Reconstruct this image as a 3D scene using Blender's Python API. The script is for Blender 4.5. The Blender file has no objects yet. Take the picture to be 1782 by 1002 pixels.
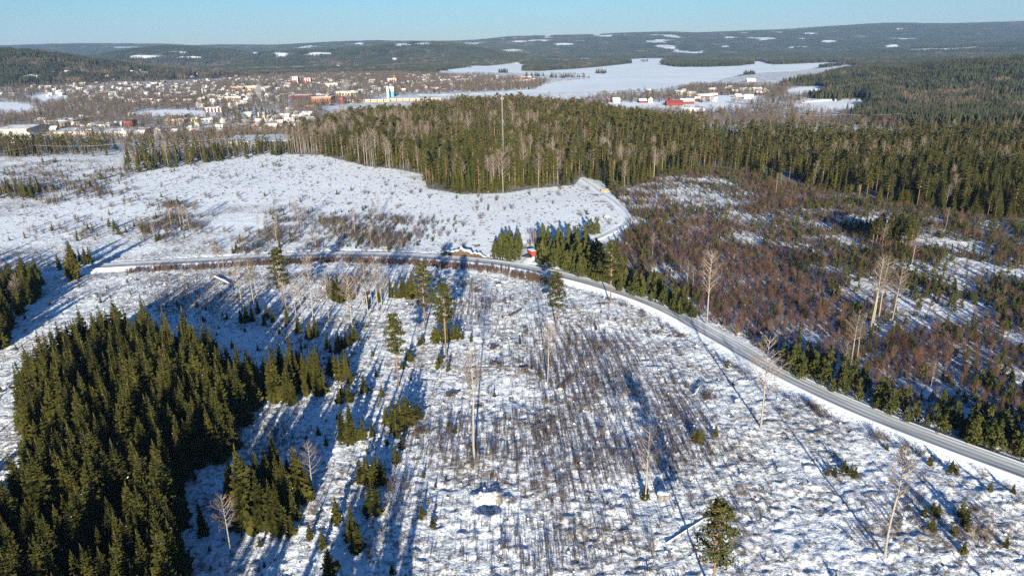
import bpy, math, random
import numpy as np
from mathutils import Vector, Matrix, Euler

random.seed(7)
RNG = np.random.default_rng(7)
SC = bpy.context.scene
COL = SC.collection

# ------------------------------------------------------------------ camera, sky, sun, exposure
F, CX, CY = 1188.0, 891.0, 501.0           # focal length and centre in photograph pixels (1782 x 1002)
CAMZ = 85.0
PITCH = math.atan(421.0 / F)
ROLL = math.radians(1.0)
SUN_EL = math.radians(12.5)
SUN_AZ = math.radians(-0.5)                # shadows run along +Y, almost exactly away from the camera
EXPOSURE = 1.38

_f = np.array([0, math.cos(PITCH), -math.sin(PITCH)])
_r0 = np.array([1.0, 0, 0]); _u0 = np.array([0, math.sin(PITCH), math.cos(PITCH)])
_r = _r0 * math.cos(ROLL) - _u0 * math.sin(ROLL)
_u = _r0 * math.sin(ROLL) + _u0 * math.cos(ROLL)
cam_d = bpy.data.cameras.new('camera'); cam = bpy.data.objects.new('camera', cam_d); COL.objects.link(cam)
cam_d.sensor_width = 36; cam_d.lens = 36 * F / 1782.0; cam_d.clip_start = 0.5; cam_d.clip_end = 60000
cam.matrix_world = Matrix(((_r[0], _u[0], -_f[0], 0), (_r[1], _u[1], -_f[1], 0), (_r[2], _u[2], -_f[2], CAMZ), (0, 0, 0, 1)))
SC.camera = cam

world = bpy.data.worlds.new('World'); SC.world = world; world.use_nodes = True
wn = world.node_tree; wn.nodes.clear()
sky = wn.nodes.new('ShaderNodeTexSky'); sky.sky_type = 'NISHITA'; sky.sun_disc = False
sky.sun_elevation = SUN_EL; sky.sun_rotation = math.radians(180) + SUN_AZ
sky.altitude = 200; sky.air_density = 1.2; sky.dust_density = 0.03; sky.ozone_density = 7.2
bg = wn.nodes.new('ShaderNodeBackground'); bg.inputs['Strength'].default_value = 0.056
wo = wn.nodes.new('ShaderNodeOutputWorld')
wn.links.new(sky.outputs[0], bg.inputs[0]); wn.links.new(bg.outputs[0], wo.inputs[0])

sl = bpy.data.lights.new('sun', 'SUN'); sl.energy = 5.0; sl.angle = math.radians(0.53); sl.color = (1.0, 0.915, 0.72)
sun = bpy.data.objects.new('sun', sl); COL.objects.link(sun)
_sd = Vector((math.sin(SUN_AZ) * math.cos(SUN_EL), math.cos(SUN_AZ) * math.cos(SUN_EL), -math.sin(SUN_EL)))
sun.rotation_euler = _sd.to_track_quat('-Z', 'Y').to_euler(); sun.location = (0, -200, 200)

vs = SC.view_settings
vs.view_transform = 'Standard'; vs.look = 'None'; vs.gamma = 1.0; vs.use_curve_mapping = False; vs.exposure = EXPOSURE
cy = SC.cycles
cy.max_bounces = 4; cy.diffuse_bounces = 2; cy.glossy_bounces = 1; cy.transmission_bounces = 2; cy.volume_bounces = 0
cy.transparent_max_bounces = 6; cy.use_denoising = False; cy.caustics_reflective = False; cy.caustics_refractive = False

# ------------------------------------------------------------------ pixel <-> world
def ray(px, py):
    px = np.asarray(px, float); py = np.asarray(py, float)
    a = ((px - CX) / F)[..., None]; b = ((CY - py) / F)[..., None]
    return _f + _r * a + _u * b
def project(x, y, z):
    P = np.stack([x, y, np.asarray(z) - CAMZ], -1)
    zc = P @ _f
    zs = np.where(zc > 1, zc, 1)
    px = np.where(zc > 1, CX + F * (P @ _r) / zs, -9999)
    py = np.where(zc > 1, CY - F * (P @ _u) / zs, 9999)
    return px, py, zc

# ------------------------------------------------------------------ noise
def _hash(i, j, s):
    h = (i.astype(np.int64) * 374761393 + j.astype(np.int64) * 668265263 + s * 974634541) & 0xFFFFFFFF
    h = ((h ^ (h >> 13)) * 1274126177) & 0xFFFFFFFF
    h = ((h ^ (h >> 16)) * 2246822519) & 0xFFFFFFFF
    return ((h ^ (h >> 15)) & 0xFFFFFF) / float(0xFFFFFF)
def vnoise(x, y, s=0):
    x = np.asarray(x, float); y = np.asarray(y, float)
    i = np.floor(x); j = np.floor(y); u = x - i; v = y - j
    u = u * u * (3 - 2 * u); v = v * v * (3 - 2 * v)
    a = _hash(i, j, s); b = _hash(i + 1, j, s); c = _hash(i, j + 1, s); d = _hash(i + 1, j + 1, s)
    return (a * (1 - u) + b * u) * (1 - v) + (c * (1 - u) + d * u) * v
def fbm(x, y, s=0, o=4):
    t = 0; a = 0.5; n = 0
    for k in range(o):
        t = t + a * vnoise(x * 2 ** k, y * 2 ** k, s + 17 * k); n += a; a *= 0.5
    return t / n
def sst(a, b, x):
    t = np.clip((np.asarray(x, float) - a) / (b - a), 0, 1)
    return t * t * (3 - 2 * t)
def pip(px, py, poly):
    px = np.asarray(px); py = np.asarray(py)
    ins = np.zeros(px.shape, bool)
    n = len(poly)
    for k in range(n):
        x0, y0 = poly[k]; x1, y1 = poly[(k + 1) % n]
        if y0 == y1: continue
        c = ((y0 > py) != (y1 > py)) & (px < (x1 - x0) * (py - y0) / (y1 - y0) + x0)
        ins ^= c
    return ins

# ------------------------------------------------------------------ terrain height
VALLEY = -20.0; LAKE_Z = -20.6
def plane_pts(poly, z):
    out = []
    for (a, b) in poly:
        d = ray(a, b); t = (z - CAMZ) / d[2]; out.append((d[0] * t, d[1] * t))
    return out
LAKE_PX = [(955,163),(1060,160),(1160,156),(1185,149),(1215,150),(1240,146),(1262,139),(1290,132),(1340,127),(1385,125),(1430,118),(1470,113),(1482,110),(1440,109),(1400,111),(1345,113),
           (1322,107),(1300,108),(1312,112),(1285,115),(1230,117),(1180,117),(1150,113),(1153,106),(1158,102),(1120,102),(1090,104),(1099,108),(1097,111),(1040,117),(990,121),(940,124),(910,124),
           (909,119),(925,114),(900,111),(850,115),(826,115),(812,116),(803,119),(775,122),(792,127),(880,127),(990,133),(1026,134),(1020,139),(970,143),(942,150),(930,157),(870,162),(780,165.5),
           (720,167),(760,169),(850,167),(900,165)]
POND_PX = [(1390,186),(1398,180),(1430,177),(1470,175),(1505,176),(1514,180),(1500,188),(1485,196),(1470,200),(1440,198),(1412,195),(1398,192)]
LAKE = plane_pts(LAKE_PX, LAKE_Z); POND = plane_pts(POND_PX, LAKE_Z)
def ridge_world(pts, D, trees):
    X = []; Z = []
    for (a, b) in pts:
        d = ray(a, b); t = D / d[1]; X.append(t * d[0]); Z.append(CAMZ + t * d[2] - trees)
    return np.array(X), np.array(Z)
RX1, RZ1 = ridge_world([(-300,98),(100,98),(150,97),(190,92),(240,85),(290,79),(340,81),(380,84),(430,90),(470,89),(520,86),(580,85),(640,80),(690,75),(730,72),(770,74),(830,81),(880,88),(960,97),(1100,101),(1400,99),(1520,86),(1620,80),(1782,72),(2000,72)], 5200, 14)
RX2, RZ2 = ridge_world([(-300,80),(0,80),(50,79),(100,77),(170,76),(210,79),(260,80),(350,80),(390,78),(420,80),(480,79),(540,76),(590,73),(650,71),(700,72),(780,72),(830,70),(860,67),(890,64),(960,62),(1020,61),(1080,58),(1160,56),(1200,58),(1300,54),(1400,51),(1440,48),(1500,43),(1530,41),(1600,42),(1640,42),(1700,40),(1782,38),(2000,37)], 9500, 12)
RX3, RZ3 = ridge_world([(-400,70),(0,81),(60,86),(120,96),(180,103),(250,113),(340,124),(420,140)], 2600, 17)

ROAD_PX = [(-160,492),(-60,482),(50,474),(150,467),(250,461),(350,456),(450,450),(530,445),(610,444),(700,447),(800,454),(880,463),(960,478),(1050,501),(1150,537),(1250,589),(1350,645),(1450,694),(1550,736),(1650,774),(1782,822),(1900,866),(2100,940)]
def catmull(P, n):
    P = np.array(P, float); out = []
    for k in range(len(P) - 1):
        p0 = P[max(k - 1, 0)]; p1 = P[k]; p2 = P[k + 1]; p3 = P[min(k + 2, len(P) - 1)]
        for t in np.linspace(0, 1, n, endpoint=False):
            out.append(0.5 * ((2 * p1) + (-p0 + p2) * t + (2 * p0 - 5 * p1 + 4 * p2 - p3) * t * t + (-p0 + 3 * p1 - 3 * p2 + p3) * t ** 3))
    out.append(P[-1]); return np.array(out)
ROAD = catmull(plane_pts(ROAD_PX, 0.3), 5)
TRACK = catmull(plane_pts([(1012,312),(1028,322),(1052,340),(1075,357),(1092,374),(1092,388),(1070,402),(1040,416),(1005,428),(975,440),(945,452),(915,464)], 0.1), 4)
APRON = catmull(plane_pts([(903,466),(912,456),(922,447),(928,436)], 0.2), 4)
def dist_poly(x, y, P):
    d = np.full(x.shape, 1e9)
    for k in range(len(P) - 1):
        ax, ay = P[k]; bx, by = P[k + 1]; vx, vy = bx - ax, by - ay
        t = np.clip(((x - ax) * vx + (y - ay) * vy) / (vx * vx + vy * vy + 1e-9), 0, 1)
        d = np.minimum(d, np.hypot(x - ax - t * vx, y - ay - t * vy))
    return d
PIT = plane_pts([(850,884)], 0)[0]; PITB = plane_pts([(852,862)], 0)[0]

def road_dist(x, y):
    d = np.full(x.shape, 1e3); m = (y < 420) & (y > 60)
    if m.any(): d[m] = dist_poly(x[m], y[m], ROAD)
    return d
def track_dist(x, y):
    d = np.full(x.shape, 1e3); m = (y < 560) & (y > 220) & (np.abs(x) < 160)
    if m.any(): d[m] = np.minimum(dist_poly(x[m], y[m], TRACK), dist_poly(x[m], y[m], APRON))
    return d
def Hbase(x, y):
    x = np.asarray(x, float); y = np.asarray(y, float)
    v = sst(640, 980, y + 60 * (vnoise(x / 260, y / 260, 3) - 0.5) + np.where(x < -40, np.minimum((-x - 40) * 0.25, 60), 0))
    z = VALLEY * v
    z = z + 1.2 * v * fbm(x / 180, y / 180, 5, 3)
    z = z + 18 * np.exp(-((x + 20) / 200) ** 2 - ((y - 800) / 130) ** 2)
    z = z + 50 * np.exp(-((x - 1350) / 460) ** 2 - ((y - 1650) / 500) ** 2)
    z = z + (1 - v) * 2.0 * (fbm(x / 120, y / 120, 9, 3) - 0.5) * sst(60, 160, y)
    g3 = np.exp(-((y - 2600) / 430) ** 2) * sst(0, 1, (y - 1500) / 500)
    z = np.maximum(z, VALLEY * v + (np.interp(x, RX3, RZ3) - VALLEY) * g3 * (x < -500))
    g1 = np.exp(-((y - 5200) / 800) ** 2)
    g2 = np.where(y < 9500, np.exp(-((y - 9500) / 2400) ** 2), 1.0) * sst(4600, 7200, y)
    r1 = (np.interp(x, RX1, RZ1) - VALLEY) * g1 * sst(4000, 5000, y)
    r2 = (np.interp(x, RX2, RZ2) - VALLEY) * g2
    far = np.maximum(r1, r2)
    z = z + far + sst(5000, 6500, y) * 26 * (fbm(x / 900, y / 900, 21, 3) - 0.5) * (1 - g1) * (1 - g2)
    m = y > 900
    if m.any():
        zz = z[m]; lk = pip(x[m], y[m], LAKE) | pip(x[m], y[m], POND)
        zz[lk] = LAKE_Z - 1.4; zz[~lk] = np.maximum(zz[~lk], VALLEY + 0.05); z[m] = zz
    return z
def rough(x, y, rd=None, td=None):
    """how hummocky the snow lies: strongly in the near clear-cut, little in the smooth field, none on road and track"""
    rd = road_dist(x, y) if rd is None else rd; td = track_dist(x, y) if td is None else td
    px, py, zc = project(x, y, np.zeros_like(x))
    fld = pip(px, py, FIELD)
    r = np.where(fld, 0.30, 1.0)
    return r * sst(4.6, 7.5, rd) * sst(2.5, 5, td) * (1 - sst(600, 800, y))
FIELD = [(-100,395),(60,370),(250,300),(440,270),(640,268),(742,330),(1000,320),(1095,385),(900,420),(850,445),(770,440),(640,395),(520,355),(380,355),(240,380),(60,420),(-100,440)]
FLAT = [(345,402),(390,372),(460,372),(455,400),(400,402)]
def H(x, y):
    x = np.atleast_1d(np.asarray(x, float)); y = np.atleast_1d(np.asarray(y, float))
    z = Hbase(x, y)
    m = (y < 800) & (y > 40)
    if m.any():
        X = x[m]; Y = y[m]; rd = road_dist(X, Y); td = track_dist(X, Y); R = rough(X, Y, rd, td)
        n1 = fbm(X / 2.0, Y / 1.4, 31, 3); n2 = 1 - np.abs(2 * vnoise(X / 1.7, Y / 1.1, 37) - 1); n3 = fbm(X / 14, Y / 14, 41, 2)
        hum = 0.70 * np.maximum(n1 - 0.46, -0.08) + 0.24 * (n2 - 0.5) + 0.8 * (n3 - 0.5)
        row = np.sin(2.416 * (X + 0.10 * Y + 2.2 * fbm(X / 16, Y / 16, 43, 2))); hum = hum + 0.09 * row * (X > -60)
        fade = 1 - 0.55 * sst(220, 420, Y)
        zz = z[m] + hum * R * fade
        zz += 0.55 * np.exp(-(rd / 4.4) ** 4) - 0.35 * np.exp(-((rd - 7) / 1.6) ** 2)
        dp = np.hypot(X - PIT[0], (Y - PIT[1])); db = np.hypot(X - PITB[0], Y - PITB[1])
        zz += -1.9 * np.exp(-(dp / 2.0) ** 4) + 0.55 * np.exp(-(db / 2.8) ** 2) + 0.35 * np.exp(-((dp - 3.6) / 1.2) ** 2)
        z[m] = zz
    return z
def ground(px, py, near=50.0, far=13000.0):
    """where the ray through a photograph pixel meets the terrain (base relief, no hummocks)"""
    px = np.atleast_1d(np.asarray(px, float)); py = np.atleast_1d(np.asarray(py, float))
    d = ray(px, py); n = len(px)
    ys = np.geomspace(near, far, 420); T = ys[None, :] / d[:, 1:2]
    G_ = CAMZ + d[:, 2:3] * T - Hbase((d[:, 0:1] * T).ravel(), np.broadcast_to(ys, T.shape).ravel()).reshape(T.shape)
    hit = G_ <= 0; hit[:, -1] = True; k = np.maximum(hit.argmax(1), 1); i = np.arange(n)
    g0 = G_[i, k - 1]; g1 = G_[i, k]; w = np.clip(g0 / np.where(np.abs(g0 - g1) < 1e-6, 1, g0 - g1), 0, 1)
    Y0 = ys[k - 1] + (ys[k] - ys[k - 1]) * w
    return d[:, 0] / d[:, 1] * Y0, Y0
def at(px, py):
    X, Y = ground([px], [py]); return float(X[0]), float(Y[0]), float(H(X, Y)[0])
def height_from(base, px, py):
    d = ray(px, py); t = base[1] / d[1]
    return float(CAMZ + t * d[2] - base[2])

# ------------------------------------------------------------------ materials
def mat(name):
    m = bpy.data.materials.new(name); m.use_nodes = True
    nt = m.node_tree; b = nt.nodes['Principled BSDF']; b.inputs['Specular IOR Level'].default_value = 0.15
    b.inputs['Roughness'].default_value = 0.85
    return m, nt, b
def N(nt, t, **kw):
    n = nt.nodes.new(t)
    for k, v in kw.items(): setattr(n, k, v)
    return n
def mixc(nt, fac, a, b):
    n = N(nt, 'ShaderNodeMix', data_type='RGBA')
    for s, v in ((0, fac), (6, a), (7, b)):
        if isinstance(v, bpy.types.NodeSocket): nt.links.new(v, n.inputs[s])
        else: n.inputs[s].default_value = v if s == 0 else (*v, 1)
    return n.outputs[2]
def math_(nt, op, a, b=None, clamp=False):
    n = N(nt, 'ShaderNodeMath', operation=op, use_clamp=clamp)
    for s, v in ((0, a), (1, b)):
        if v is None: continue
        if isinstance(v, bpy.types.NodeSocket): nt.links.new(v, n.inputs[s])
        else: n.inputs[s].default_value = v
    return n.outputs[0]
def ramp(nt, x, lo, hi):
    n = N(nt, 'ShaderNodeMapRange', interpolation_type='SMOOTHSTEP'); nt.links.new(x, n.inputs[0])
    n.inputs[1].default_value = lo; n.inputs[2].default_value = hi
    return n.outputs[0]
def noise(nt, scale, detail=3.0, rough_=0.55, vec=None):
    n = N(nt, 'ShaderNodeTexNoise'); n.inputs['Scale'].default_value = scale; n.inputs['Detail'].default_value = detail; n.inputs['Roughness'].default_value = rough_
    if vec is None: vec = N(nt, 'ShaderNodeTexCoord').outputs['Object']
    nt.links.new(vec, n.inputs['Vector']); return n.outputs[0]
def foliage(name, c0, c1, rough_=0.8):
    """two foliage tones mixed per plant and per clump"""
    m, nt, b = mat(name)
    oi = N(nt, 'ShaderNodeObjectInfo')
    n = noise(nt, 0.9, 2)
    f = math_(nt, 'ADD', math_(nt, 'MULTIPLY', oi.outputs['Random'], 0.65), math_(nt, 'MULTIPLY', ramp(nt, n, 0.35, 0.65), 0.35))
    nt.links.new(mixc(nt, f, c0, c1), b.inputs['Base Color']); b.inputs['Roughness'].default_value = rough_
    b.inputs['Specular IOR Level'].default_value = 0.1
    return m
def plain(name, c, var=0.18, scale=1.5, rough_=0.85):
    m, nt, b = mat(name)
    n = noise(nt, scale, 3)
    nt.links.new(mixc(nt, n, tuple(x * (1 - var) for x in c), tuple(min(x * (1 + var), 1) for x in c)), b.inputs['Base Color'])
    b.inputs['Roughness'].default_value = rough_
    return m
SNOWC = (0.79, 0.835, 0.90)
M = {}
M['spruce'] = foliage('spruce_needles', (0.021, 0.024, 0.006), (0.068, 0.063, 0.013))
M['pine'] = foliage('pine_needles', (0.026, 0.032, 0.009), (0.060, 0.060, 0.016))
M['ypine'] = foliage('young_pine_needles', (0.030, 0.038, 0.009), (0.068, 0.069, 0.016))
M['twig'] = foliage('birch_twigs', (0.105, 0.076, 0.058), (0.18, 0.135, 0.105))
M['redtwig'] = foliage('birch_sapling_twigs', (0.076, 0.036, 0.025), (0.125, 0.080, 0.060))
M['greytwig'] = foliage('willow_twigs', (0.060, 0.043, 0.033), (0.120, 0.090, 0.070))
M['farconifer'] = foliage('distant_conifer', (0.013, 0.018, 0.011), (0.044, 0.047, 0.025))
M['farbare'] = foliage('distant_bare_tree', (0.075, 0.056, 0.045), (0.13, 0.10, 0.078))
M['bark'] = plain('spruce_bark', (0.14, 0.10, 0.075))
M['snow'] = plain('snow', SNOWC, 0.03, 0.6, 0.7)
M['roofsnow'] = plain('patchy_roof_snow', (0.56, 0.57, 0.60), 0.35, 0.12, 0.7)
M['rut'] = plain('rutted_snow', (0.60, 0.65, 0.73), 0.25, 0.3)
M['timber'] = plain('fresh_timber', (0.36, 0.22, 0.13), 0.3, 3)
M['root'] = plain('brown_roots', (0.09, 0.06, 0.043), 0.5, 2)
M['rock'] = plain('grey_rock', (0.20, 0.19, 0.185), 0.3, 1)
M['metal'] = plain('galvanised_steel', (0.30, 0.31, 0.32), 0.08, 1, 0.5)
# two-tone trunks
def trunk_mat(name, low, high, z0, z1, blot=None):
    m, nt, b = mat(name)
    tc = N(nt, 'ShaderNodeTexCoord'); sx = N(nt, 'ShaderNodeSeparateXYZ'); nt.links.new(tc.outputs['Object'], sx.inputs[0])
    f = ramp(nt, sx.outputs['Z'], z0, z1)
    c = mixc(nt, f, low, high)
    if blot:
        mp = N(nt, 'ShaderNodeMapping'); mp.inputs['Scale'].default_value = (0.6, 0.6, 2.2); nt.links.new(tc.outputs['Object'], mp.inputs[0])
        c = mixc(nt, ramp(nt, noise(nt, 1.6, 3, 0.6, mp.outputs[0]), 0.56, 0.66), c, blot)
    nt.links.new(c, b.inputs['Base Color']); return m
M['pinebark'] = trunk_mat('pine_bark', (0.12, 0.085, 0.065), (0.26, 0.145, 0.085), 2, 8)
M['birchbark'] = trunk_mat('birch_bark', (0.22, 0.20, 0.18), (0.27, 0.24, 0.21), 1, 9, (0.09, 0.07, 0.06))

M['birchfar'] = trunk_mat('grey_birch_bark', (0.15, 0.13, 0.11), (0.19, 0.16, 0.135), 1, 9, (0.08, 0.065, 0.055))

# ------------------------------------------------------------------ geometry collector
class Geo:
    def __init__(s): s.v = []; s.f = []; s.m = []; s.n = 0
    def add(s, verts, faces, mi=0):
        s.v.extend([tuple(map(float, p)) for p in verts])
        s.f.extend([tuple(int(i) + s.n for i in f) for f in faces]); s.m.extend([mi] * len(faces)); s.n += len(verts)
    def mesh(s, name, mats, smooth=False):
        me = bpy.data.meshes.new(name); me.from_pydata(s.v, [], s.f)
        for k in mats: me.materials.append(M[k] if isinstance(k, str) else k)
        me.polygons.foreach_set('material_index', s.m)
        if smooth: me.polygons.foreach_set('use_smooth', [True] * len(s.f))
        me.update(); return me
def frame(d):
    d = np.asarray(d, float); d = d / (np.linalg.norm(d) + 1e-9)
    a = np.array([1.0, 0, 0]) if abs(d[0]) < 0.8 else np.array([0, 1.0, 0])
    u = np.cross(d, a); u /= np.linalg.norm(u); return d, u, np.cross(d, u)
def tube(G, pts, rad, n=5, mi=0, tip=False):
    pts = np.asarray(pts, float); V = []; Fc = []
    for k, p in enumerate(pts):
        d = pts[min(k + 1, len(pts) - 1)] - pts[max(k - 1, 0)]
        _, u, w = frame(d)
        for a in range(n):
            t = 2 * math.pi * a / n; V.append(p + rad[k] * (u * math.cos(t) + w * math.sin(t)))
    for k in range(len(pts) - 1):
        for a in range(n):
            b = (a + 1) % n; Fc.append((k * n + a, k * n + b, (k + 1) * n + b, (k + 1) * n + a))
    if not tip:
        Fc.append(tuple(range((len(pts) - 1) * n, len(pts) * n)))
    G.add(V, Fc, mi)
def twig(G, p, q, r, mi=0):
    p = np.asarray(p); q = np.asarray(q); _, u, w = frame(q - p)
    V = [p + r * u, p + r * (-0.5 * u + 0.87 * w), p + r * (-0.5 * u - 0.87 * w), q]
    G.add(V, [(0, 1, 3), (1, 2, 3), (2, 0, 3)], mi)
def box(G, c, s, mi=0, rz=0.0):
    c = np.asarray(c, float); hx, hy, hz = (v / 2 for v in s); ca, sa = math.cos(rz), math.sin(rz); V = []
    for sx, sy, sz in ((-1,-1,-1),(1,-1,-1),(1,1,-1),(-1,1,-1),(-1,-1,1),(1,-1,1),(1,1,1),(-1,1,1)):
        x, y = sx * hx, sy * hy; V.append((c[0] + x * ca - y * sa, c[1] + x * sa + y * ca, c[2] + sz * hz))
    G.add(V, [(0,3,2,1),(4,5,6,7),(0,1,5,4),(1,2,6,5),(2,3,7,6),(3,0,4,7)], mi)

# ------------------------------------------------------------------ tree shapes (built at real size, feet at the origin)
def spruce_crown(G, rng, h, R, nw, nb, base=0.04, mi=0, snow=None, hang=0.22):
    ph = rng.uniform(0, 6.28, 3); zz = np.array([0, 0, 1.0])
    for k in range(nw):
        t = k / (nw - 1.0); z = h * (base + (0.965 - base) * t); tier = rng.uniform(0.82, 1.12)
        L = R * ((1 - t) ** 0.82 * 0.97 + 0.035) * tier; n = max(4, int(round(nb * (0.5 + 0.5 * (1 - t)))))
        for b in range(n):
            az = 2 * math.pi * (b + rng.uniform(0, 0.9)) / n + k * 1.31
            lob = 1 + 0.14 * math.sin(2 * az + ph[0] + 9 * t) + 0.10 * math.sin(3 * az + ph[1] - 14 * t)
            l = L * lob * rng.uniform(0.68, 1.16); s = -0.30 + 0.80 * t + rng.normal(0, 0.10)
            d = np.array([math.cos(az), math.sin(az), 0]); sd = np.array([-d[1], d[0], 0])
            z0 = z + rng.uniform(-0.3, 0.3) * h / nw; w = l * rng.uniform(0.30, 0.46); c0 = zz * z0
            A1 = c0 + sd * w * 0.45; A2 = c0 - sd * w * 0.45
            B = d * l * 0.52 + c0 + zz * (s * l * 0.52 + 0.05 * l); C = d * l + c0 + zz * (s * l * 0.95 + 0.07 * l)
            L1 = d * l * 0.60 + sd * w + c0 + zz * (s * l * 0.6 - hang * 0.55 * l); R1 = d * l * 0.58 - sd * w + c0 + zz * (s * l * 0.6 - hang * 0.55 * l)
            L2 = d * l * 0.90 + sd * w * 0.6 + c0 + zz * (s * l * 0.85 - hang * 0.45 * l); R2 = d * l * 0.87 - sd * w * 0.6 + c0 + zz * (s * l * 0.85 - hang * 0.45 * l)
            D = d * l * 0.78 + c0 + zz * (s * l * 0.7 - hang * 1.1 * l)
            Fc = [(0, 4, 2), (1, 2, 5), (0, 2, 1), (2, 6, 3), (2, 3, 7), (2, 8, 3)]
            if rng.random() < 0.5: Fc.append((2, 4, 6))
            if rng.random() < 0.5: Fc.append((2, 7, 5))
            G.add([A1, A2, B, C, L1, R1, L2, R2, D], Fc, mi)
            if snow is not None and rng.random() < 0.007:
                e = zz * 0.05; Bm = B * 0.4 + C * 0.6; G.add([Bm + e, L2 * 0.6 + C * 0.4 + e, C + e, R2 * 0.6 + C * 0.4 + e], [(0, 1, 2), (0, 2, 3)], snow)
    twig(G, (0, 0, h * 0.94), (0, 0, h * 1.015), 0.06 * R, mi)
    for q0, q1, q2 in ((0.03, 0.55, 0.44), (0.30, 0.90, 0.28)):  # inner cones added to stop light passing through the crown
        V = [(R * q2 * rng.uniform(.8, 1.15) * math.cos(a * 0.898), R * q2 * rng.uniform(.8, 1.15) * math.sin(a * 0.898), h * (base + q0)) for a in range(7)] + [(0, 0, h * q1)]
        G.add(V, [(a, (a + 1) % 7, 7) for a in range(7)], mi)
def clump(G, rng, c, rx, rz, n, size, mi=0):
    c = np.asarray(c, float)
    for _ in range(n):
        e = rng.normal(size=3); e /= np.linalg.norm(e) + 1e-9
        p = c + e * np.array([rx, rx, rz]) * rng.uniform(0.45, 1.0)
        nrm = e * 0.7 + rng.normal(size=3) * 0.5 + np.array([0, 0, 0.3]); _, u, w = frame(nrm)
        a = rng.uniform(0, 6.28); u2 = u * math.cos(a) + w * math.sin(a); w2 = -u * math.sin(a) + w * math.cos(a)
        s = size * rng.uniform(0.6, 1.2)
        G.add([p - u2 * s * 0.5, p + u2 * s * 0.5 - w2 * s * 0.15, p + w2 * s * 0.9], [(0, 1, 2)], mi)
def bent(rng, h, k=6, amp=0.02):
    o = np.cumsum(rng.normal(0, amp * h / k, (k + 1, 2)), 0); o -= o[0]
    return np.array([[o[i, 0], o[i, 1], h * i / k] for i in range(k + 1)])
def pine_parts(rng, h=18.0, R=2.9, low=0.5, nbr=30, nt=17, size=0.62):
    T = Geo(); C = Geo(); sp = bent(rng, h, 6, 0.012)
    tube(T, sp + np.array([[0, 0, -0.6]] + [[0, 0, 0]] * 6), np.linspace(0.20, 0.05, 7) * h / 18, 6, 0)
    for k in range(nbr):
        t = (k + rng.uniform(0, 1)) / nbr; zf = low + (0.97 - low) * t; z = h * zf
        prof = (0.55 + 0.45 * math.sin(min(t * 1.7 + 0.35, 1.0) * math.pi / 2)) if t < 0.4 else (1.0 - ((t - 0.4) / 0.6) ** 1.6 * 0.72)
        l = R * prof * rng.uniform(0.6, 1.1); az = k * 2.4 + rng.uniform(-0.5, 0.5)
        c0 = np.array([np.interp(z, sp[:, 2], sp[:, 0]), np.interp(z, sp[:, 2], sp[:, 1]), z])
        tipp = c0 + np.array([math.cos(az) * l, math.sin(az) * l, l * rng.uniform(0.0, 0.35)])
        twig(C, c0, tipp, 0.07, 1)
        for q, rr in ((0.95, 0.62), (0.55, 0.5)):
            p = c0 + (tipp - c0) * q + rng.normal(0, 0.15, 3)
            clump(C, rng, p, rr * 1.35 * R / 2.9, rr * 0.62, nt, size, 0)
    clump(C, rng, sp[-1] - np.array([0, 0, 0.4]), 0.9 * R / 2.9, 0.8, nt, size, 0)
    for k in range(6):   # dead lower branches
        z = h * rng.uniform(0.25, low); az = rng.uniform(0, 6.28); l = rng.uniform(0.6, 1.4)
        twig(C, (0, 0, z), (math.cos(az) * l, math.sin(az) * l, z - 0.1), 0.04, 1)
    return T, C
def young_pine_parts(rng, h=7.0, R=1.75, nw=10, nb=6, nt=9, size=0.5):
    T = Geo(); C = Geo()
    tube(T, [(0, 0, -0.4), (0, 0, h * 0.6), (0, 0, h * 0.97)], [0.10, 0.06, 0.02], 5, 0)
    for k in range(nw):
        t = k / (nw - 1.0); z = h * (0.06 + 0.86 * t); L = R * ((1 - t) ** 0.7 * 0.92 + 0.1)
        for b in range(max(3, int(nb * (1 - 0.45 * t)))):
            az = 6.283 * (b + rng.uniform(0, 0.8)) / nb + k; l = L * rng.uniform(0.65, 1.1)
            p1 = np.array([math.cos(az) * l, math.sin(az) * l, z + l * 0.42]); p0 = np.array([0, 0, z])
            clump(C, rng, p0 + (p1 - p0) * 0.9, 0.30 + 0.1 * (1 - t), 0.36, nt, size, 0); clump(C, rng, p0 + (p1 - p0) * 0.5, 0.28, 0.28, nt // 2, size, 0)
    clump(C, rng, (0, 0, h * 0.96), 0.14, 0.4, nt, size * 0.8, 0)
    return T, C
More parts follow.
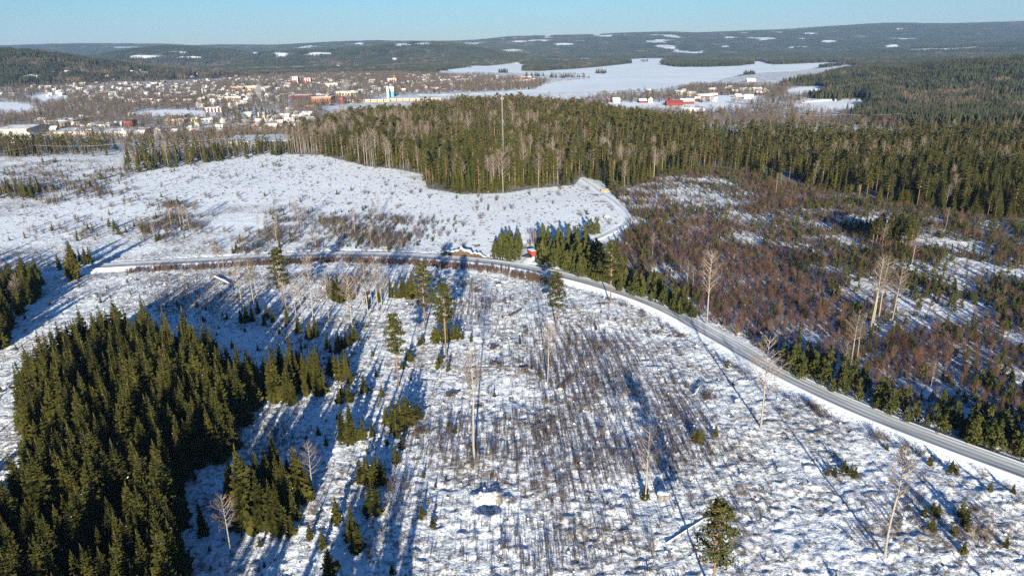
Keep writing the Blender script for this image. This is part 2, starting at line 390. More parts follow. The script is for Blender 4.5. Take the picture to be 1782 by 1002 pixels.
def birch_parts(rng, h=18.0, R=3.0, low=0.42, nbr=20, nsub=5, ntw=4, rt=0.021, thick=1.0):
    T = Geo(); C = Geo(); sp = bent(rng, h, 7, 0.022)
    tube(T, sp + np.array([[0, 0, -0.6]] + [[0, 0, 0]] * 7), np.linspace(0.19, 0.025, 8) * thick * h / 18, 6, 0)
    for k in range(nbr):
        t = (k + rng.uniform(0, 1)) / nbr; z = h * (low + (0.96 - low) * t)
        c0 = np.array([np.interp(z, sp[:, 2], sp[:, 0]), np.interp(z, sp[:, 2], sp[:, 1]), z])
        prof = (0.75 + 0.6 * t) if t < 0.4 else (1.0 - (t - 0.4) * 1.1)
        l = R * prof * rng.uniform(0.75, 1.15); az = k * 2.4 + rng.uniform(-0.6, 0.6); up = rng.uniform(0.75, 1.35)
        d = np.array([math.cos(az), math.sin(az), up]); d /= np.linalg.norm(d); L = l * 1.5
        e = c0 + d * L; mid = c0 + d * L * 0.5 + np.array([0, 0, -0.05 * L])
        tube(C, [c0, mid, e], [0.055 * thick, 0.036 * thick, 0.016], 3, 1, True)
        for s in range(nsub):
            q = 0.25 + 0.75 * (s + rng.uniform(0, 1)) / nsub; p = c0 + (e - c0) * q
            dd = d + rng.normal(0, 0.5, 3); dd /= np.linalg.norm(dd); sl_ = L * 0.42 * (1.15 - 0.5 * q); pe = p + dd * sl_
            twig(C, p, pe, rt * 1.3, 0)
            for w_ in range(ntw):
                pp = p + (pe - p) * rng.uniform(0.2, 1.0); d3 = dd + rng.normal(0, 0.6, 3); d3 /= np.linalg.norm(d3)
                twig(C, pp, pp + d3 * sl_ * rng.uniform(0.35, 0.7), rt, 0)
    return T, C
def bush_geo(rng, h=2.6, n=22, spread=0.55, r=0.018, sub=3):
    G = Geo()
    for k in range(n):
        b = rng.normal(0, 0.22 * spread * h * 0.6, 2); az = rng.uniform(0, 6.28); l = h * rng.uniform(0.55, 1.05); ln = rng.uniform(0.05, spread)
        p = np.array([b[0], b[1], -0.15]); q = p + np.array([math.cos(az) * ln * l, math.sin(az) * ln * l, l])
        twig(G, p, q, r * 1.3, 0)
        for s in range(sub):
            pp = p + (q - p) * rng.uniform(0.35, 0.85); a2 = rng.uniform(0, 6.28); l2 = l * rng.uniform(0.22, 0.42)
            twig(G, pp, pp + np.array([math.cos(a2) * 0.5, math.sin(a2) * 0.5, 0.8]) * l2, r, 0)
    return G
def merge(a, b, off):
    G = Geo(); G.v = list(a.v); G.f = list(a.f); G.m = list(a.m); G.n = a.n
    G.v.extend(b.v); G.f.extend([tuple(i + a.n for i in f) for f in b.f]); G.m.extend([m_ + off for m_ in b.m]); G.n += b.n
    return G

PROTO = {}      # kind -> list of (trunk mesh, crown mesh, joined mesh object, reference height); joined low-detail objects under kind + '_far'
def hidden(name, me):
    return bpy.data.objects.new(name, me)      # never linked: only a source of geometry for the masses
def reg(kind, T, C, h, tm, cm):
    J = merge(T, C, len(tm))
    PROTO.setdefault(kind, []).append((T.mesh('trunk', tm, True), C.mesh('crown', cm), hidden(kind, J.mesh(kind, tm + cm)), h))
for s in range(4):
    g = np.random.default_rng(100 + s); T = Geo(); C = Geo(); h = 15.0
    tube(T, [(0, 0, -0.6), (0, 0, 5), (0, 0, 14.3)], [0.17, 0.12, 0.02], 6)
    spruce_crown(C, g, h, (2.85, 2.45, 3.15, 2.65)[s], (29, 31, 28, 30)[s], 13, 0.05, 0, 1)
    reg('spruce_tree', T, C, h, ['bark'], ['spruce', 'snow'])
    T = Geo(); C = Geo(); tube(T, [(0, 0, -0.6), (0, 0, 13)], [0.16, 0.03], 4)
    spruce_crown(C, g, h, (2.1, 1.8, 2.3, 2.0)[s], 13, 7, 0.12, 0, None, 0.3)
    reg('spruce_tree_far', T, C, h, ['bark'], ['spruce'])
for s in range(3):
    g = np.random.default_rng(200 + s)
    T, C = pine_parts(g, 18.0, (2.7, 2.4, 3.0)[s], (0.40, 0.48, 0.36)[s], 46, 26, 0.42); reg('pine_tree', T, C, 18.0, ['pinebark'], ['pine', 'pinebark'])
    T, C = pine_parts(g, 18.0, (2.5, 2.2, 2.8)[s], (0.34, 0.42, 0.28)[s], 15, 11, 0.85); reg('pine_tree_far', T, C, 18.0, ['pinebark'], ['pine', 'pinebark'])
    T, C = young_pine_parts(g, 7.0, (1.75, 1.5, 1.9)[s]); reg('young_pine', T, C, 7.0, ['bark'], ['ypine'])
    T, C = young_pine_parts(g, 7.0, (1.6, 1.4, 1.8)[s], 6, 5, 4, 0.85); reg('young_pine_far', T, C, 7.0, ['bark'], ['ypine'])
    T = Geo(); C = Geo(); tube(T, [(0, 0, -0.3), (0, 0, 3.8)], [0.06, 0.01], 4)
    spruce_crown(C, g, 4.0, (1.05, 0.9, 1.2)[s], 15, 8, 0.03, 0, 1); reg('young_spruce', T, C, 4.0, ['bark'], ['spruce', 'snow'])
    T = Geo(); C = Geo(); tube(T, [(0, 0, -0.3), (0, 0, 3.8)], [0.06, 0.01], 3)
    spruce_crown(C, g, 4.0, (1.05, 0.9, 1.2)[s], 7, 6, 0.03, 0, None, 0.35); reg('young_spruce_far', T, C, 4.0, ['bark'], ['spruce'])
for s in range(4):
    g = np.random.default_rng(300 + s)
    T, C = birch_parts(g, 18.0, (2.2, 2.7, 1.8, 3.0)[s], (0.48, 0.42, 0.52, 0.36)[s], 26, 6, 6, 0.025, 1.1); reg('birch_tree', T, C, 18.0, ['birchbark'], ['twig', 'birchbark'])
    T, C = birch_parts(g, 18.0, (2.0, 2.5, 1.7, 2.6)[s], (0.45, 0.4, 0.5, 0.35)[s], 11, 5, 3, 0.045, 1.15); reg('birch_tree_far', T, C, 18.0, ['birchfar'], ['twig', 'birchfar'])
    T, C = birch_parts(g, 18.0, (4.0, 4.6, 3.6, 5.0)[s], (0.25, 0.22, 0.3, 0.2)[s], 11, 5, 2, 0.16, 2.0); reg('birch_tree_town', T, C, 18.0, ['farbare'], ['farbare', 'farbare'])
    for nm, mt, hh, nn, sp_, sb in (('grey_shrub', 'greytwig', 2.6, 26, 0.6, 4), ('red_thicket', 'redtwig', 4.2, 20, 0.26, 5), ('twigs', 'greytwig', 1.5, 7, 0.3, 2)):
        me = bush_geo(g, hh, nn, sp_, 0.016, sb).mesh(nm, [mt])
        PROTO.setdefault(nm, []).append((None, me, hidden(nm, me), hh))

# ------------------------------------------------------------------ scene helpers
def link(o): COL.objects.link(o); return o
def tag(o, label=None, cat=None, group=None, kind=None):
    for k, v in (('label', label), ('category', cat), ('group', group), ('kind', kind)):
        if v: o[k] = v
    return o
def obj(name, me, parent=None): 
    o = link(bpy.data.objects.new(name, me)); o.parent = parent; return o
def empty(name, loc, rz=0.0, s=1.0):
    o = link(bpy.data.objects.new(name, None)); o.empty_display_size = 0.5; o.location = loc; o.rotation_euler = (0, 0, rz)
    o.scale = (s, s, s) if np.isscalar(s) else s
    return o
def mass(name, label, cat, protos, pos, rot, scl, idx):
    """an uncountable mass: points carrying instanced geometry"""
    n = len(pos)
    if n == 0: return None
    me = bpy.data.meshes.new(name); me.vertices.add(n); me.vertices.foreach_set('co', np.asarray(pos, np.float32).ravel())
    a = me.attributes.new('rot', 'FLOAT_VECTOR', 'POINT'); a.data.foreach_set('vector', np.asarray(rot, np.float32).ravel())
    a = me.attributes.new('scl', 'FLOAT_VECTOR', 'POINT'); a.data.foreach_set('vector', np.asarray(scl, np.float32).ravel())
    a = me.attributes.new('idx', 'INT', 'POINT'); a.data.foreach_set('value', np.asarray(idx, np.int32))
    o = obj(name, me)
    ng = bpy.data.node_groups.new(name, 'GeometryNodeTree')
    ng.interface.new_socket('Geometry', in_out='INPUT', socket_type='NodeSocketGeometry'); ng.interface.new_socket('Geometry', in_out='OUTPUT', socket_type='NodeSocketGeometry')
    gi = ng.nodes.new('NodeGroupInput'); go = ng.nodes.new('NodeGroupOutput'); jn = ng.nodes.new('GeometryNodeJoinGeometry')
    def attr(nm, ty):
        k = ng.nodes.new('GeometryNodeInputNamedAttribute'); k.data_type = ty; k.inputs['Name'].default_value = nm; return k
    ai, ar, asc = attr('idx', 'INT'), attr('rot', 'FLOAT_VECTOR'), attr('scl', 'FLOAT_VECTOR')
    e2r = ng.nodes.new('FunctionNodeEulerToRotation'); ng.links.new(ar.outputs[0], e2r.inputs[0])
    for k, po in enumerate(protos):
        oi = ng.nodes.new('GeometryNodeObjectInfo'); oi.inputs['Object'].default_value = po; oi.inputs['As Instance'].default_value = False
        cp = ng.nodes.new('FunctionNodeCompare'); cp.data_type = 'INT'; cp.operation = 'EQUAL'
        ins = [i for i in cp.inputs if i.enabled]; ng.links.new(ai.outputs[0], ins[0]); ins[1].default_value = k
        ip = ng.nodes.new('GeometryNodeInstanceOnPoints')
        ng.links.new(gi.outputs[0], ip.inputs['Points']); ng.links.new(cp.outputs[0], ip.inputs['Selection']); ng.links.new(oi.outputs['Geometry'], ip.inputs['Instance'])
        ng.links.new(e2r.outputs[0], ip.inputs['Rotation']); ng.links.new(asc.outputs[0], ip.inputs['Scale'])
        ng.links.new(ip.outputs[0], jn.inputs[0])
    ng.links.new(jn.outputs[0], go.inputs[0])
    md = o.modifiers.new('scatter', 'NODES'); md.node_group = ng
    return tag(o, label, cat, None, 'stuff')

# ------------------------------------------------------------------ land cover (polygons given at ground level in photograph pixels)
STAND = [(52,672),(105,640),(150,612),(230,606),(320,632),(400,668),(470,690),(432,722),(408,800),(340,815),(308,850),(318,960),(330,1100),(300,1230),(-220,1230),(-160,940),(20,925),(66,860),(50,770)]
CLUMP3 = [(430,695),(480,652),(560,658),(578,684),(520,704),(450,712)]
CLUMP2 = [(385,872),(405,905),(470,930),(535,905),(556,868),(520,840),(440,835),(392,850)]
MIDFRONT = [(500,268),(560,270),(640,290),(690,294),(736,304),(744,328),(800,338),(880,336),(930,328),(1000,322),(1012,308),(1048,316),(1066,338),(1110,322),(1170,302),(1230,294),(1300,300),(1345,318),(1420,328),(1500,348),(1600,362),(1700,378),(1782,390),(2300,470),(2300,100),(500,100)]
GLADE = [(840,252),(875,246),(880,256),(868,266),(842,264)]
TL1 = [(-120,286),(60,274),(120,270),(190,274),(195,262),(-120,262)]
TL2 = [(212,285),(232,303),(300,293),(400,279),(510,269),(510,258),(400,262),(230,272)]
LEFTROW = [(-120,354),(68,346),(74,330),(-120,332)]
LEFTEDGE = [(-140,480),(30,484),(72,488),(66,515),(38,560),(8,610),(-140,680)]
TOWN = [(-200,245),(-200,160),(60,150),(200,142),(300,140),(420,133),(560,128),(700,127),(790,132),(900,136),(960,142),(930,156),(760,164),(670,168),(660,176),(560,188),(560,236),(500,252),(380,258),(230,246),(40,250)]
VILLAGE = [(980,182),(1060,164),(1180,158),(1200,150),(1330,150),(1420,150),(1460,160),(1390,176),(1380,195),(1300,202),(1150,205),(1060,205),(990,195)]
RSTRIP = [(700,171),(960,163),(1160,157),(1180,163),(1060,172),(980,180),(900,172),(780,176)]
NOFOREST = [[(765,123),(900,128),(1035,131),(1035,143),(945,152),(780,162),(700,160)],[(1180,140),(1260,137),(1330,126),(1400,122),(1480,112),(1500,118),(1430,135),(1340,152),(1200,156)],[(560,150),(960,148),(960,182),(560,186)],[(940,146),(1190,140),(1195,166),(940,172)],[(1360,178),(1395,172),(1520,172),(1495,200),(1505,216),(1360,216)]]
FARFIELDS = [(0,190,60,12),(85,172,34,8),(248,99,34,2.6),(306,91.5,20,1.6),(335,100,26,1.6),(444,93.5,15,2.5),(484,94.5,17,2.5),(556,95,27,3.6),(366,92,7,1.2),(520,118,30,2.2),(600,118,22,2),(700,79,16,2.6),(735,77,14,1.8),(626,77,9,2.2),
             (905,73,20,1.7),(940,71,24,1.6),(955,66,12,1.2),(982,78,20,2.8),(1010,72,12,1.2),(1050,64,22,1.3),(1140,62,18,1.3),(1205,93,22,2.4),(1228,90,9,1.5),(1272,66,14,1.6),(1265,82,10,2),(1355,57,16,1.2),(1408,59,18,1.5),(1443,73,16,2.2),(1552,81,14,3),(1568,51,14,1),(1605,50,12,0.9),
             (1660,94,22,1.5),(940,104,46,1.8),(1015,103.5,24,2),(1395,68,14,1),(1180,84,16,1),(1330,70,12,1),(1500,64,12,1),(860,106,22,1.4),(690,103,16,1.4),(1425,152,10,3),(640,117,14,1.3),(160,122,22,2.2),(240,127,26,2.2),(60,134,28,2.4),(110,128,20,2)]
def far_open(px, py):
    o = np.zeros(px.shape, bool); w = 0.55 * (vnoise(px / 9, py / 2.2, 51) - 0.5)
    for (a, b, rx, ry) in FARFIELDS:
        o |= ((px - a) / rx) ** 2 + ((py - b) / ry) ** 2 < 1 + w
    return o
def world_poly(p): 
    X, Y = ground([a for a, _ in p], [b for _, b in p]); return list(zip(X, Y))
def mid_forest(x, y, px, py):
    far = np.interp(x, [-320, -220, -130, 0, 130, 220, 420, 520, 700], [620, 700, 720, 705, 690, 630, 620, 650, 800]) + 150 * np.exp(-((x + 20) / 170) ** 2) + 30 * (vnoise(x / 60, y / 60, 77) - 0.5)
    left = np.interp(px, [470, 500, 600, 680, 760], [0, 650, 760, 860, 9999])
    return pip(px, py, MIDFRONT) & (y < np.minimum(far, np.where(x < -60, left, 9999))) & (y > 200) & ~pip(px, py, GLADE)
def far_forest(x, y, px, py):
    """woods beyond the valley edge: everything that is not lake, town, village or field"""
    o = (y > 900) | ((x > 430) & (y > 640))
    o &= ~pip(px, py, TOWN) & ~pip(px, py, VILLAGE) & ~pip(px, py, RSTRIP) & ~pip(x, y, LAKE) & ~pip(x, y, POND) & ~far_open(px, py)
    for q in NOFOREST: o &= ~pip(px, py, q)
    o &= ~((y > 4700) & (fbm(x / 380, y / 560, 141, 3) > 0.672))
    o &= ~((y < 1450) & (x < 420) & (x > -420) & (py > 150)) & ~((y < 1150) & (x < 420) & (py > 160))
    return o
def grid_pts(x0, x1, y0, y1, s, rng, jit=0.45):
    gx, gy = np.meshgrid(np.arange(x0, x1, s), np.arange(y0, y1, s)); n = gx.size
    return gx.ravel() + rng.uniform(-jit, jit, n) * s, gy.ravel() + rng.uniform(-jit, jit, n) * s
def pts_in(poly, s, rng, jit=0.45):
    W = np.array(world_poly(poly)); x, y = grid_pts(W[:, 0].min(), W[:, 0].max(), W[:, 1].min(), W[:, 1].max(), s, rng, jit)
    k = pip(x, y, [tuple(p) for p in W]); return x[k], y[k]

# ------------------------------------------------------------------ the setting: terrain sheet, lakes, road
def build_ground():
    ys = np.concatenate([np.arange(-90, 62, 4.0), np.geomspace(64, 12500, 1080)])
    us = np.linspace(-1, 1, 900)
    Y, U = np.meshgrid(ys, us, indexing='ij'); X = U * (0.92 * np.maximum(Y, 0) + 105)
    x = X.ravel(); y = Y.ravel(); z = H(x, y)
    nr, nc = X.shape
    me = bpy.data.meshes.new('ground'); me.vertices.add(len(x)); me.vertices.foreach_set('co', np.stack([x, y, z], 1).astype(np.float32).ravel())
    i = (np.arange(nr - 1)[:, None] * nc + np.arange(nc - 1)[None]).ravel()
    q = np.stack([i, i + 1, i + nc + 1, i + nc], 1).astype(np.int32)
    me.loops.add(q.size); me.loops.foreach_set('vertex_index', q.ravel()); me.polygons.add(len(q)); me.polygons.foreach_set('loop_start', np.arange(0, q.size, 4, dtype=np.int32))
    me.polygons.foreach_set('use_smooth', np.ones(len(q), bool)); me.update(calc_edges=True)
    px, py, zc = project(x, y, Hbase(x, y))
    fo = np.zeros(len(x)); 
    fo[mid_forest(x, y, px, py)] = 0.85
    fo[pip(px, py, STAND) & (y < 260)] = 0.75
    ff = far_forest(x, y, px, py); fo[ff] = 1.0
    rd = road_dist(x, y); td = track_dist(x, y)
    br = np.where(y < 640, 0.90, 0.62)
    fld = pip(px, py, FIELD); br[fld] = 0.40
    br[pip(px, py, FLAT) & (y < 420)] = 0.08
    reg_r = pip(px, py, PLANT) & (y < 640) & (y > 90); br[reg_r] = 0.95
    br *= sst(4.2, 6.5, rd) * sst(2, 4, td)
    vly = (y > 640) & ~far_open(px, py) & ~pip(px, py, RSTRIP); br[vly] = 0.98; br[(y > 640) & far_open(px, py)] = 0.2; br[(y > 640) & pip(px, py, RSTRIP)] = 0.8
    br[(y > 640) & ((((px - 1150) / 165) ** 2 + ((py - 187) / 10) ** 2 < 1) | (((px - 1275) / 62) ** 2 + ((py - 173) / 7) ** 2 < 1) | (((px - 1430) / 62) ** 2 + ((py - 160) / 9) ** 2 < 1) | (((px - 300) / 75) ** 2 + ((py - 200) / 9) ** 2 < 1))] = 0.2
    for nm, v in (('forest', fo), ('brush', br)):
        a = me.attributes.new(nm, 'FLOAT', 'POINT'); a.data.foreach_set('value', v.astype(np.float32))
    m, nt, b = mat('snowy_ground')
    af = N(nt, 'ShaderNodeAttribute', attribute_name='forest').outputs['Fac']; ab = N(nt, 'ShaderNodeAttribute', attribute_name='brush').outputs['Fac']
    co = N(nt, 'ShaderNodeTexCoord').outputs['Object']
    n1 = noise(nt, 0.8, 5, 0.66, co); n2 = noise(nt, 0.055, 3, 0.5, co); n3 = noise(nt, 2.4, 3, 0.6, co)
    k = math_(nt, 'ADD', math_(nt, 'MULTIPLY', n1, 0.75), math_(nt, 'ADD', math_(nt, 'MULTIPLY', n2, 0.35), math_(nt, 'MULTIPLY', n3, 0.2)))
    th = math_(nt, 'SUBTRACT', k, math_(nt, 'MULTIPLY', math_(nt, 'SUBTRACT', 1.0, ab), 0.30))
    bare = ramp(nt, th, 0.58, 0.74)
    veg = mixc(nt, n3, (0.085, 0.062, 0.043), (0.22, 0.165, 0.115))
    snow = mixc(nt, n2, (0.775, 0.825, 0.895), (0.815, 0.85, 0.905))
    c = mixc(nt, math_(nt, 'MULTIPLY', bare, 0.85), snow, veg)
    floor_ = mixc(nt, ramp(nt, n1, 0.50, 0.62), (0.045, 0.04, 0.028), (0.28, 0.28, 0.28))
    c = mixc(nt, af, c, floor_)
    nt.links.new(c, b.inputs['Base Color']); b.inputs['Roughness'].default_value = 0.75
    bp = N(nt, 'ShaderNodeBump'); bp.inputs['Strength'].default_value = 1.0; bp.inputs['Distance'].default_value = 0.55
    nt.links.new(k, bp.inputs['Height']); nt.links.new(bp.outputs[0], b.inputs['Normal'])
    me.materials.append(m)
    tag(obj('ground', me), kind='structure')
PLANT = [(1066,338),(1110,322),(1170,302),(1230,294),(1300,300),(1345,318),(1420,328),(1500,348),(1600,362),(1700,378),(1782,390),(2300,470),(2300,1000),(1782,800),(1650,752),(1550,714),(1450,672),(1350,622),(1250,566),(1205,545),(1150,520),(1080,494),(1060,470),(1066,430),(1095,400),(1098,375)]
build_ground()
def sheet(name, P, z, m):
    me = bpy.data.meshes.new(name); me.from_pydata([(a, b, z) for a, b in P], [], [tuple(range(len(P)))]); me.materials.append(m)
    return tag(obj(name, me), kind='structure')
m_ice, nt, b = mat('snow_covered_ice')
co = N(nt, 'ShaderNodeTexCoord').outputs['Object']
nt.links.new(mixc(nt, ramp(nt, noise(nt, 0.004, 4, 0.6, co), 0.35, 0.65), (0.66, 0.73, 0.80), (0.76, 0.81, 0.86)), b.inputs['Base Color'])
sheet('lake', LAKE, LAKE_Z, m_ice)
sheet('pond', POND, LAKE_Z + 0.01, m_ice)

def strip(name, P, offs, zs, mats, lift=0.0, follow=False):
    """a ribbon along polyline P: offs = lateral positions, zs = heights above the ground under the centre line"""
    P = np.asarray(P); T = np.gradient(P, axis=0); T /= np.linalg.norm(T, axis=1)[:, None]; Nn = np.stack([-T[:, 1], T[:, 0]], 1)
    V = []; zc = Hbase(P[:, 0], P[:, 1]); k = len(offs)
    s = np.concatenate([[0], np.cumsum(np.linalg.norm(np.diff(P, axis=0), axis=1))]); lat = []; lon = []
    for i in range(len(P)):
        for j, o in enumerate(offs):
            q = P[i] + Nn[i] * o; V.append((q[0], q[1], zc[i] + zs[j] + lift)); lat.append(o); lon.append(s[i])
    Fc = [(i * k + j, i * k + j + 1, (i + 1) * k + j + 1, (i + 1) * k + j) for i in range(len(P) - 1) for j in range(k - 1)]
    me = bpy.data.meshes.new(name); me.from_pydata(V, [], [f[::-1] for f in Fc]); me.materials.append(mats)
    for nm, v in (('lat', lat), ('lon', lon)):
        a = me.attributes.new(nm, 'FLOAT', 'POINT'); a.data.foreach_set('value', np.asarray(v, np.float32))
    me.polygons.foreach_set('use_smooth', [True] * len(Fc)); me.update()
    return tag(obj(name, me), kind='structure')
def road_mat(name, half, tracks, dark, edge=0.78):
    m, nt, b = mat(name)
    la = N(nt, 'ShaderNodeAttribute', attribute_name='lat').outputs['Fac']; lo = N(nt, 'ShaderNodeAttribute', attribute_name='lon').outputs['Fac']
    cb = N(nt, 'ShaderNodeCombineXYZ'); nt.links.new(math_(nt, 'MULTIPLY', lo, 0.06), cb.inputs[0]); nt.links.new(math_(nt, 'MULTIPLY', la, 1.6), cb.inputs[1])
    n = noise(nt, 1.0, 4, 0.6, cb.outputs[0])
    w = math_(nt, 'ADD', la, math_(nt, 'MULTIPLY', math_(nt, 'SUBTRACT', n, 0.5), 1.5)); tot = None
    for c_, hw in tracks:
        d = math_(nt, 'ABSOLUTE', math_(nt, 'SUBTRACT', w, c_)); f = math_(nt, 'SUBTRACT', 1.0, ramp(nt, d, hw * 0.45, hw * 1.25))
        tot = f if tot is None else math_(nt, 'MAXIMUM', tot, f)
    cb2 = N(nt, 'ShaderNodeCombineXYZ'); nt.links.new(math_(nt, 'MULTIPLY', lo, 0.03), cb2.inputs[0]); nt.links.new(math_(nt, 'MULTIPLY', la, 0.35), cb2.inputs[1])
    tot = math_(nt, 'MULTIPLY', tot, math_(nt, 'ADD', 0.35, ramp(nt, noise(nt, 1.0, 4, 0.65, cb2.outputs[0]), 0.35, 0.62)), True)
    base = mixc(nt, ramp(nt, n, 0.3, 0.7), (0.34, 0.355, 0.38), (0.72, 0.75, 0.79))
    c = mixc(nt, math_(nt, 'MULTIPLY', tot, dark), base, (0.12, 0.12, 0.125))
    e = ramp(nt, math_(nt, 'ABSOLUTE', la), half - 0.5, half)
    c = mixc(nt, e, c, (0.79, 0.83, 0.88)); nt.links.new(c, b.inputs['Base Color']); b.inputs['Roughness'].default_value = 0.7
    return m
m_road = road_mat('packed_snow_asphalt', 3.05, [(-2.3, 0.42), (-0.75, 0.42), (0.85, 0.42), (2.35, 0.42)], 0.62)
strip('road', catmull(ROAD[::5], 12), (-4.0, -3.15, -2.9, 0, 2.9, 3.15, 4.0), (0.15, 0.76, 0.66, 0.72, 0.66, 0.76, 0.15), m_road)
m_track = road_mat('snow_track', 0.9, [(-0.8, 0.3), (0.8, 0.3)], 0.10)
strip('path', catmull(TRACK[::4], 8), (-2.4, -1.4, 0, 1.4, 2.4), (-0.15, 0.2, 0.22, 0.2, -0.15), m_track)
strip('path', catmull(APRON[::4], 6), (-4.2, -3.2, 0, 3.2, 4.2), (0.0, 0.60, 0.62, 0.60, 0.0), m_track)

for tp in ([(640,300),(560,296),(480,305),(400,318),(300,330),(200,352)],[(740,345),(640,340),(540,352),(430,362),(340,372),(240,380),(180,388)],[(760,430),(720,405),(700,385),(660,360),(600,340),(520,330)],[(1000,345),(900,352),(800,362),(720,380)],[(470,330),(478,345),(500,352),(540,360)],[(985,420),(960,395),(900,380),(820,372)],[(940,335),(880,345),(830,345)]):
    PT_ = catmull(plane_pts(tp, 0.2), 14); strip_z = H(PT_[:, 0], PT_[:, 1]) - Hbase(PT_[:, 0], PT_[:, 1])
    for sd in (-0.9, 0.9):
        T_ = np.gradient(PT_, axis=0); T_ /= np.linalg.norm(T_, axis=1)[:, None]; strip('path', PT_ + np.stack([-T_[:, 1], T_[:, 0]], 1) * sd, (-0.24, 0.24), (0.12, 0.12), M['rut'])

# ------------------------------------------------------------------ trees: collect first, then the largest become things, the rest masses
TREES = {}
def put(kind, x, y, h, tagk, sx=1.0, force=False):
    x = np.atleast_1d(x); y = np.atleast_1d(y); n = len(x); h = np.broadcast_to(h, (n,)); sx = np.broadcast_to(sx, (n,))
    TREES.setdefault(kind, []).append(dict(x=x, y=y, h=h, sx=sx, tag=[tagk] * n, force=[force] * n))
def put_px(kind, items, tagk, hmul=1.0, sx=1.0):
    """items: (base px, base py, top px, top py) of single trees read off the photograph, or (base px, base py, height)"""
    for it in items:
        p = at(it[0], it[1]); h = it[2] if len(it) == 3 else height_from(p, it[2], it[3])
        put(kind, p[0], p[1], max(h * hmul, 0.8), tagk, sx, True)
g = np.random.default_rng(11)
# the dense spruce stand at lower left
x, y = pts_in(STAND, 3.5, g, 0.46); put('spruce_tree', x, y, 14.2 + 4.0 * (fbm(x / 14, y / 14, 61, 2) - 0.5) * 2 + g.normal(0, 1.9, len(x)), 'stand', g.uniform(0.75, 1.18, len(x)))
x, y = grid_pts(-54, -16, 28, 68, 4.8, g, 0.5); k = g.random(len(x)) < 0.62; put('spruce_tree', x[k], y[k], g.uniform(10, 16, k.sum()), 'stand')
x, y = pts_in(CLUMP3, 3.5, g); k = g.random(len(x)) < 0.75; x, y = x[k], y[k]; put('spruce_tree', x, y, g.uniform(6, 13.5, len(x)), 'stand')
x, y = pts_in(CLUMP2, 3.3, g); put('spruce_tree', x, y, g.uniform(7, 13, len(x)), 'clump')
put_px('spruce_tree', [(432,918,432,770),(452,905,470,800),(408,880,400,805),(500,880,497,800),(355,932,352,868),(512,668,505,578),(545,672,546,605),(530,665,530,612),(492,655,490,590),(105,472,102,436),(118,480,118,447),(131,484,130,412),(127,458,127,414),(150,458,150,426),(158,456,157,425),(140,455,140,430),
                       (583,522,583,482),(592,526,590,486),(600,522,600,490),(570,512,570,492),(718,519,716,466),(704,516,706,478),(597,764,600,702),(612,768,607,693),(632,764,630,725),(648,760,650,728),(613,925,613,872),(575,612,575,590),(420,560,420,532),(450,545,448,515),(475,560,475,532),(460,565,458,540),(575,515,8),(582,520,10),(590,524,11),(606,515,8),(690,518,8),(700,517,9),(712,519,9),(725,516,8),(660,525,7),(640,528,6),(430,560,8),(440,558,7),(465,555,7),(500,560,7),(540,590,7),(550,585,8),(520,580,7),(570,605,6),(612,520,7),(680,516,8),(590,605,6),(605,660,8)], 'single spruce', 1.0, 0.85)
# left edge trees
x, y = pts_in(LEFTEDGE, 4.2, g); s = g.random(len(x)) < 0.75; put('spruce_tree', x[s], y[s], g.uniform(8, 13, s.sum()), 'left edge'); put('birch_tree', x[~s], y[~s], g.uniform(8, 12, (~s).sum()), 'left edge')
x, y = pts_in(LEFTROW, 4.5, g); s = g.random(len(x)); put('spruce_tree', x[s < .6], y[s < .6], g.uniform(8, 13, (s < .6).sum()), 'left row'); put('birch_tree', x[s >= .6], y[s >= .6], g.uniform(9, 14, (s >= .6).sum()), 'left row')
for poly, pp, ps, hh in ((TL1, 0.45, 0.30, 16), (TL2, 0.14, 0.56, 18)):
    x, y = pts_in(poly, 5.4, g, 0.5); s = g.random(len(x)); h = hh * g.uniform(0.45, 1.12, len(x))
    a = s < pp; b_ = (s >= pp) & (s < pp + ps); c_ = s >= pp + ps
    put('pine_tree', x[a], y[a], h[a], 'tree line'); put('spruce_tree', x[b_], y[b_], h[b_] * 0.85, 'tree line'); put('birch_tree', x[c_], y[c_], h[c_], 'tree line')
put_px('young_spruce', [(143,330,5),(158,325,6),(150,328,4),(166,320,6),(177,313,7),(186,315,3),(212,308,4),(95,283,5),(75,283,6),(300,358,5),(310,356,6),(296,360,4),(200,398,6),(207,408,7),(220,405,4),(190,395,4)], 'scattered in the field')
# middle forest
x, y = grid_pts(-330, 1000, 330, 1000, 4.4, g)
z = Hbase(x, y); px, py, zc = project(x, y, z); k = mid_forest(x, y, px, py) & (px > -50) & (px < 1950); x, y, px, py = x[k], y[k], px[k], py[k]
k = (fbm(x / 16, y / 16, 75, 2) + 0.12 * g.random(len(x))) > 0.36; x, y, px, py = x[k], y[k], px[k], py[k]
nb = fbm(x / 55, y / 55, 71, 3); ns = fbm(x / 45, y / 45, 72, 3); u = g.random(len(x))
lx = np.interp(px, [480, 620, 760, 1000, 1300, 1782], [0.80, 0.55, 0.24, 0.15, 0.11, 0.11])          # bare birches thin out to the right
front = sst(0, 1, (py - np.interp(px, [500, 640, 742, 1000, 1300, 1782], [262, 275, 305, 302, 285, 350])) / 12)
pb = np.clip(lx * (0.35 + 1.5 * sst(0.40, 0.62, nb)) * (1 - 0.55 * front * (px > 730)), 0, 0.95)
knoll = np.exp(-((x - 15) / 130) ** 2 - ((y - 780) / 130) ** 2)
psp = np.clip(0.46 + 0.9 * (ns - 0.45) * 2 + 0.45 * front * (px > 730) - 0.5 * knoll, 0.05, 0.85)
bir = u < pb; u2 = g.random(len(x)); spr = ~bir & (u2 < psp); pin = ~bir & ~spr
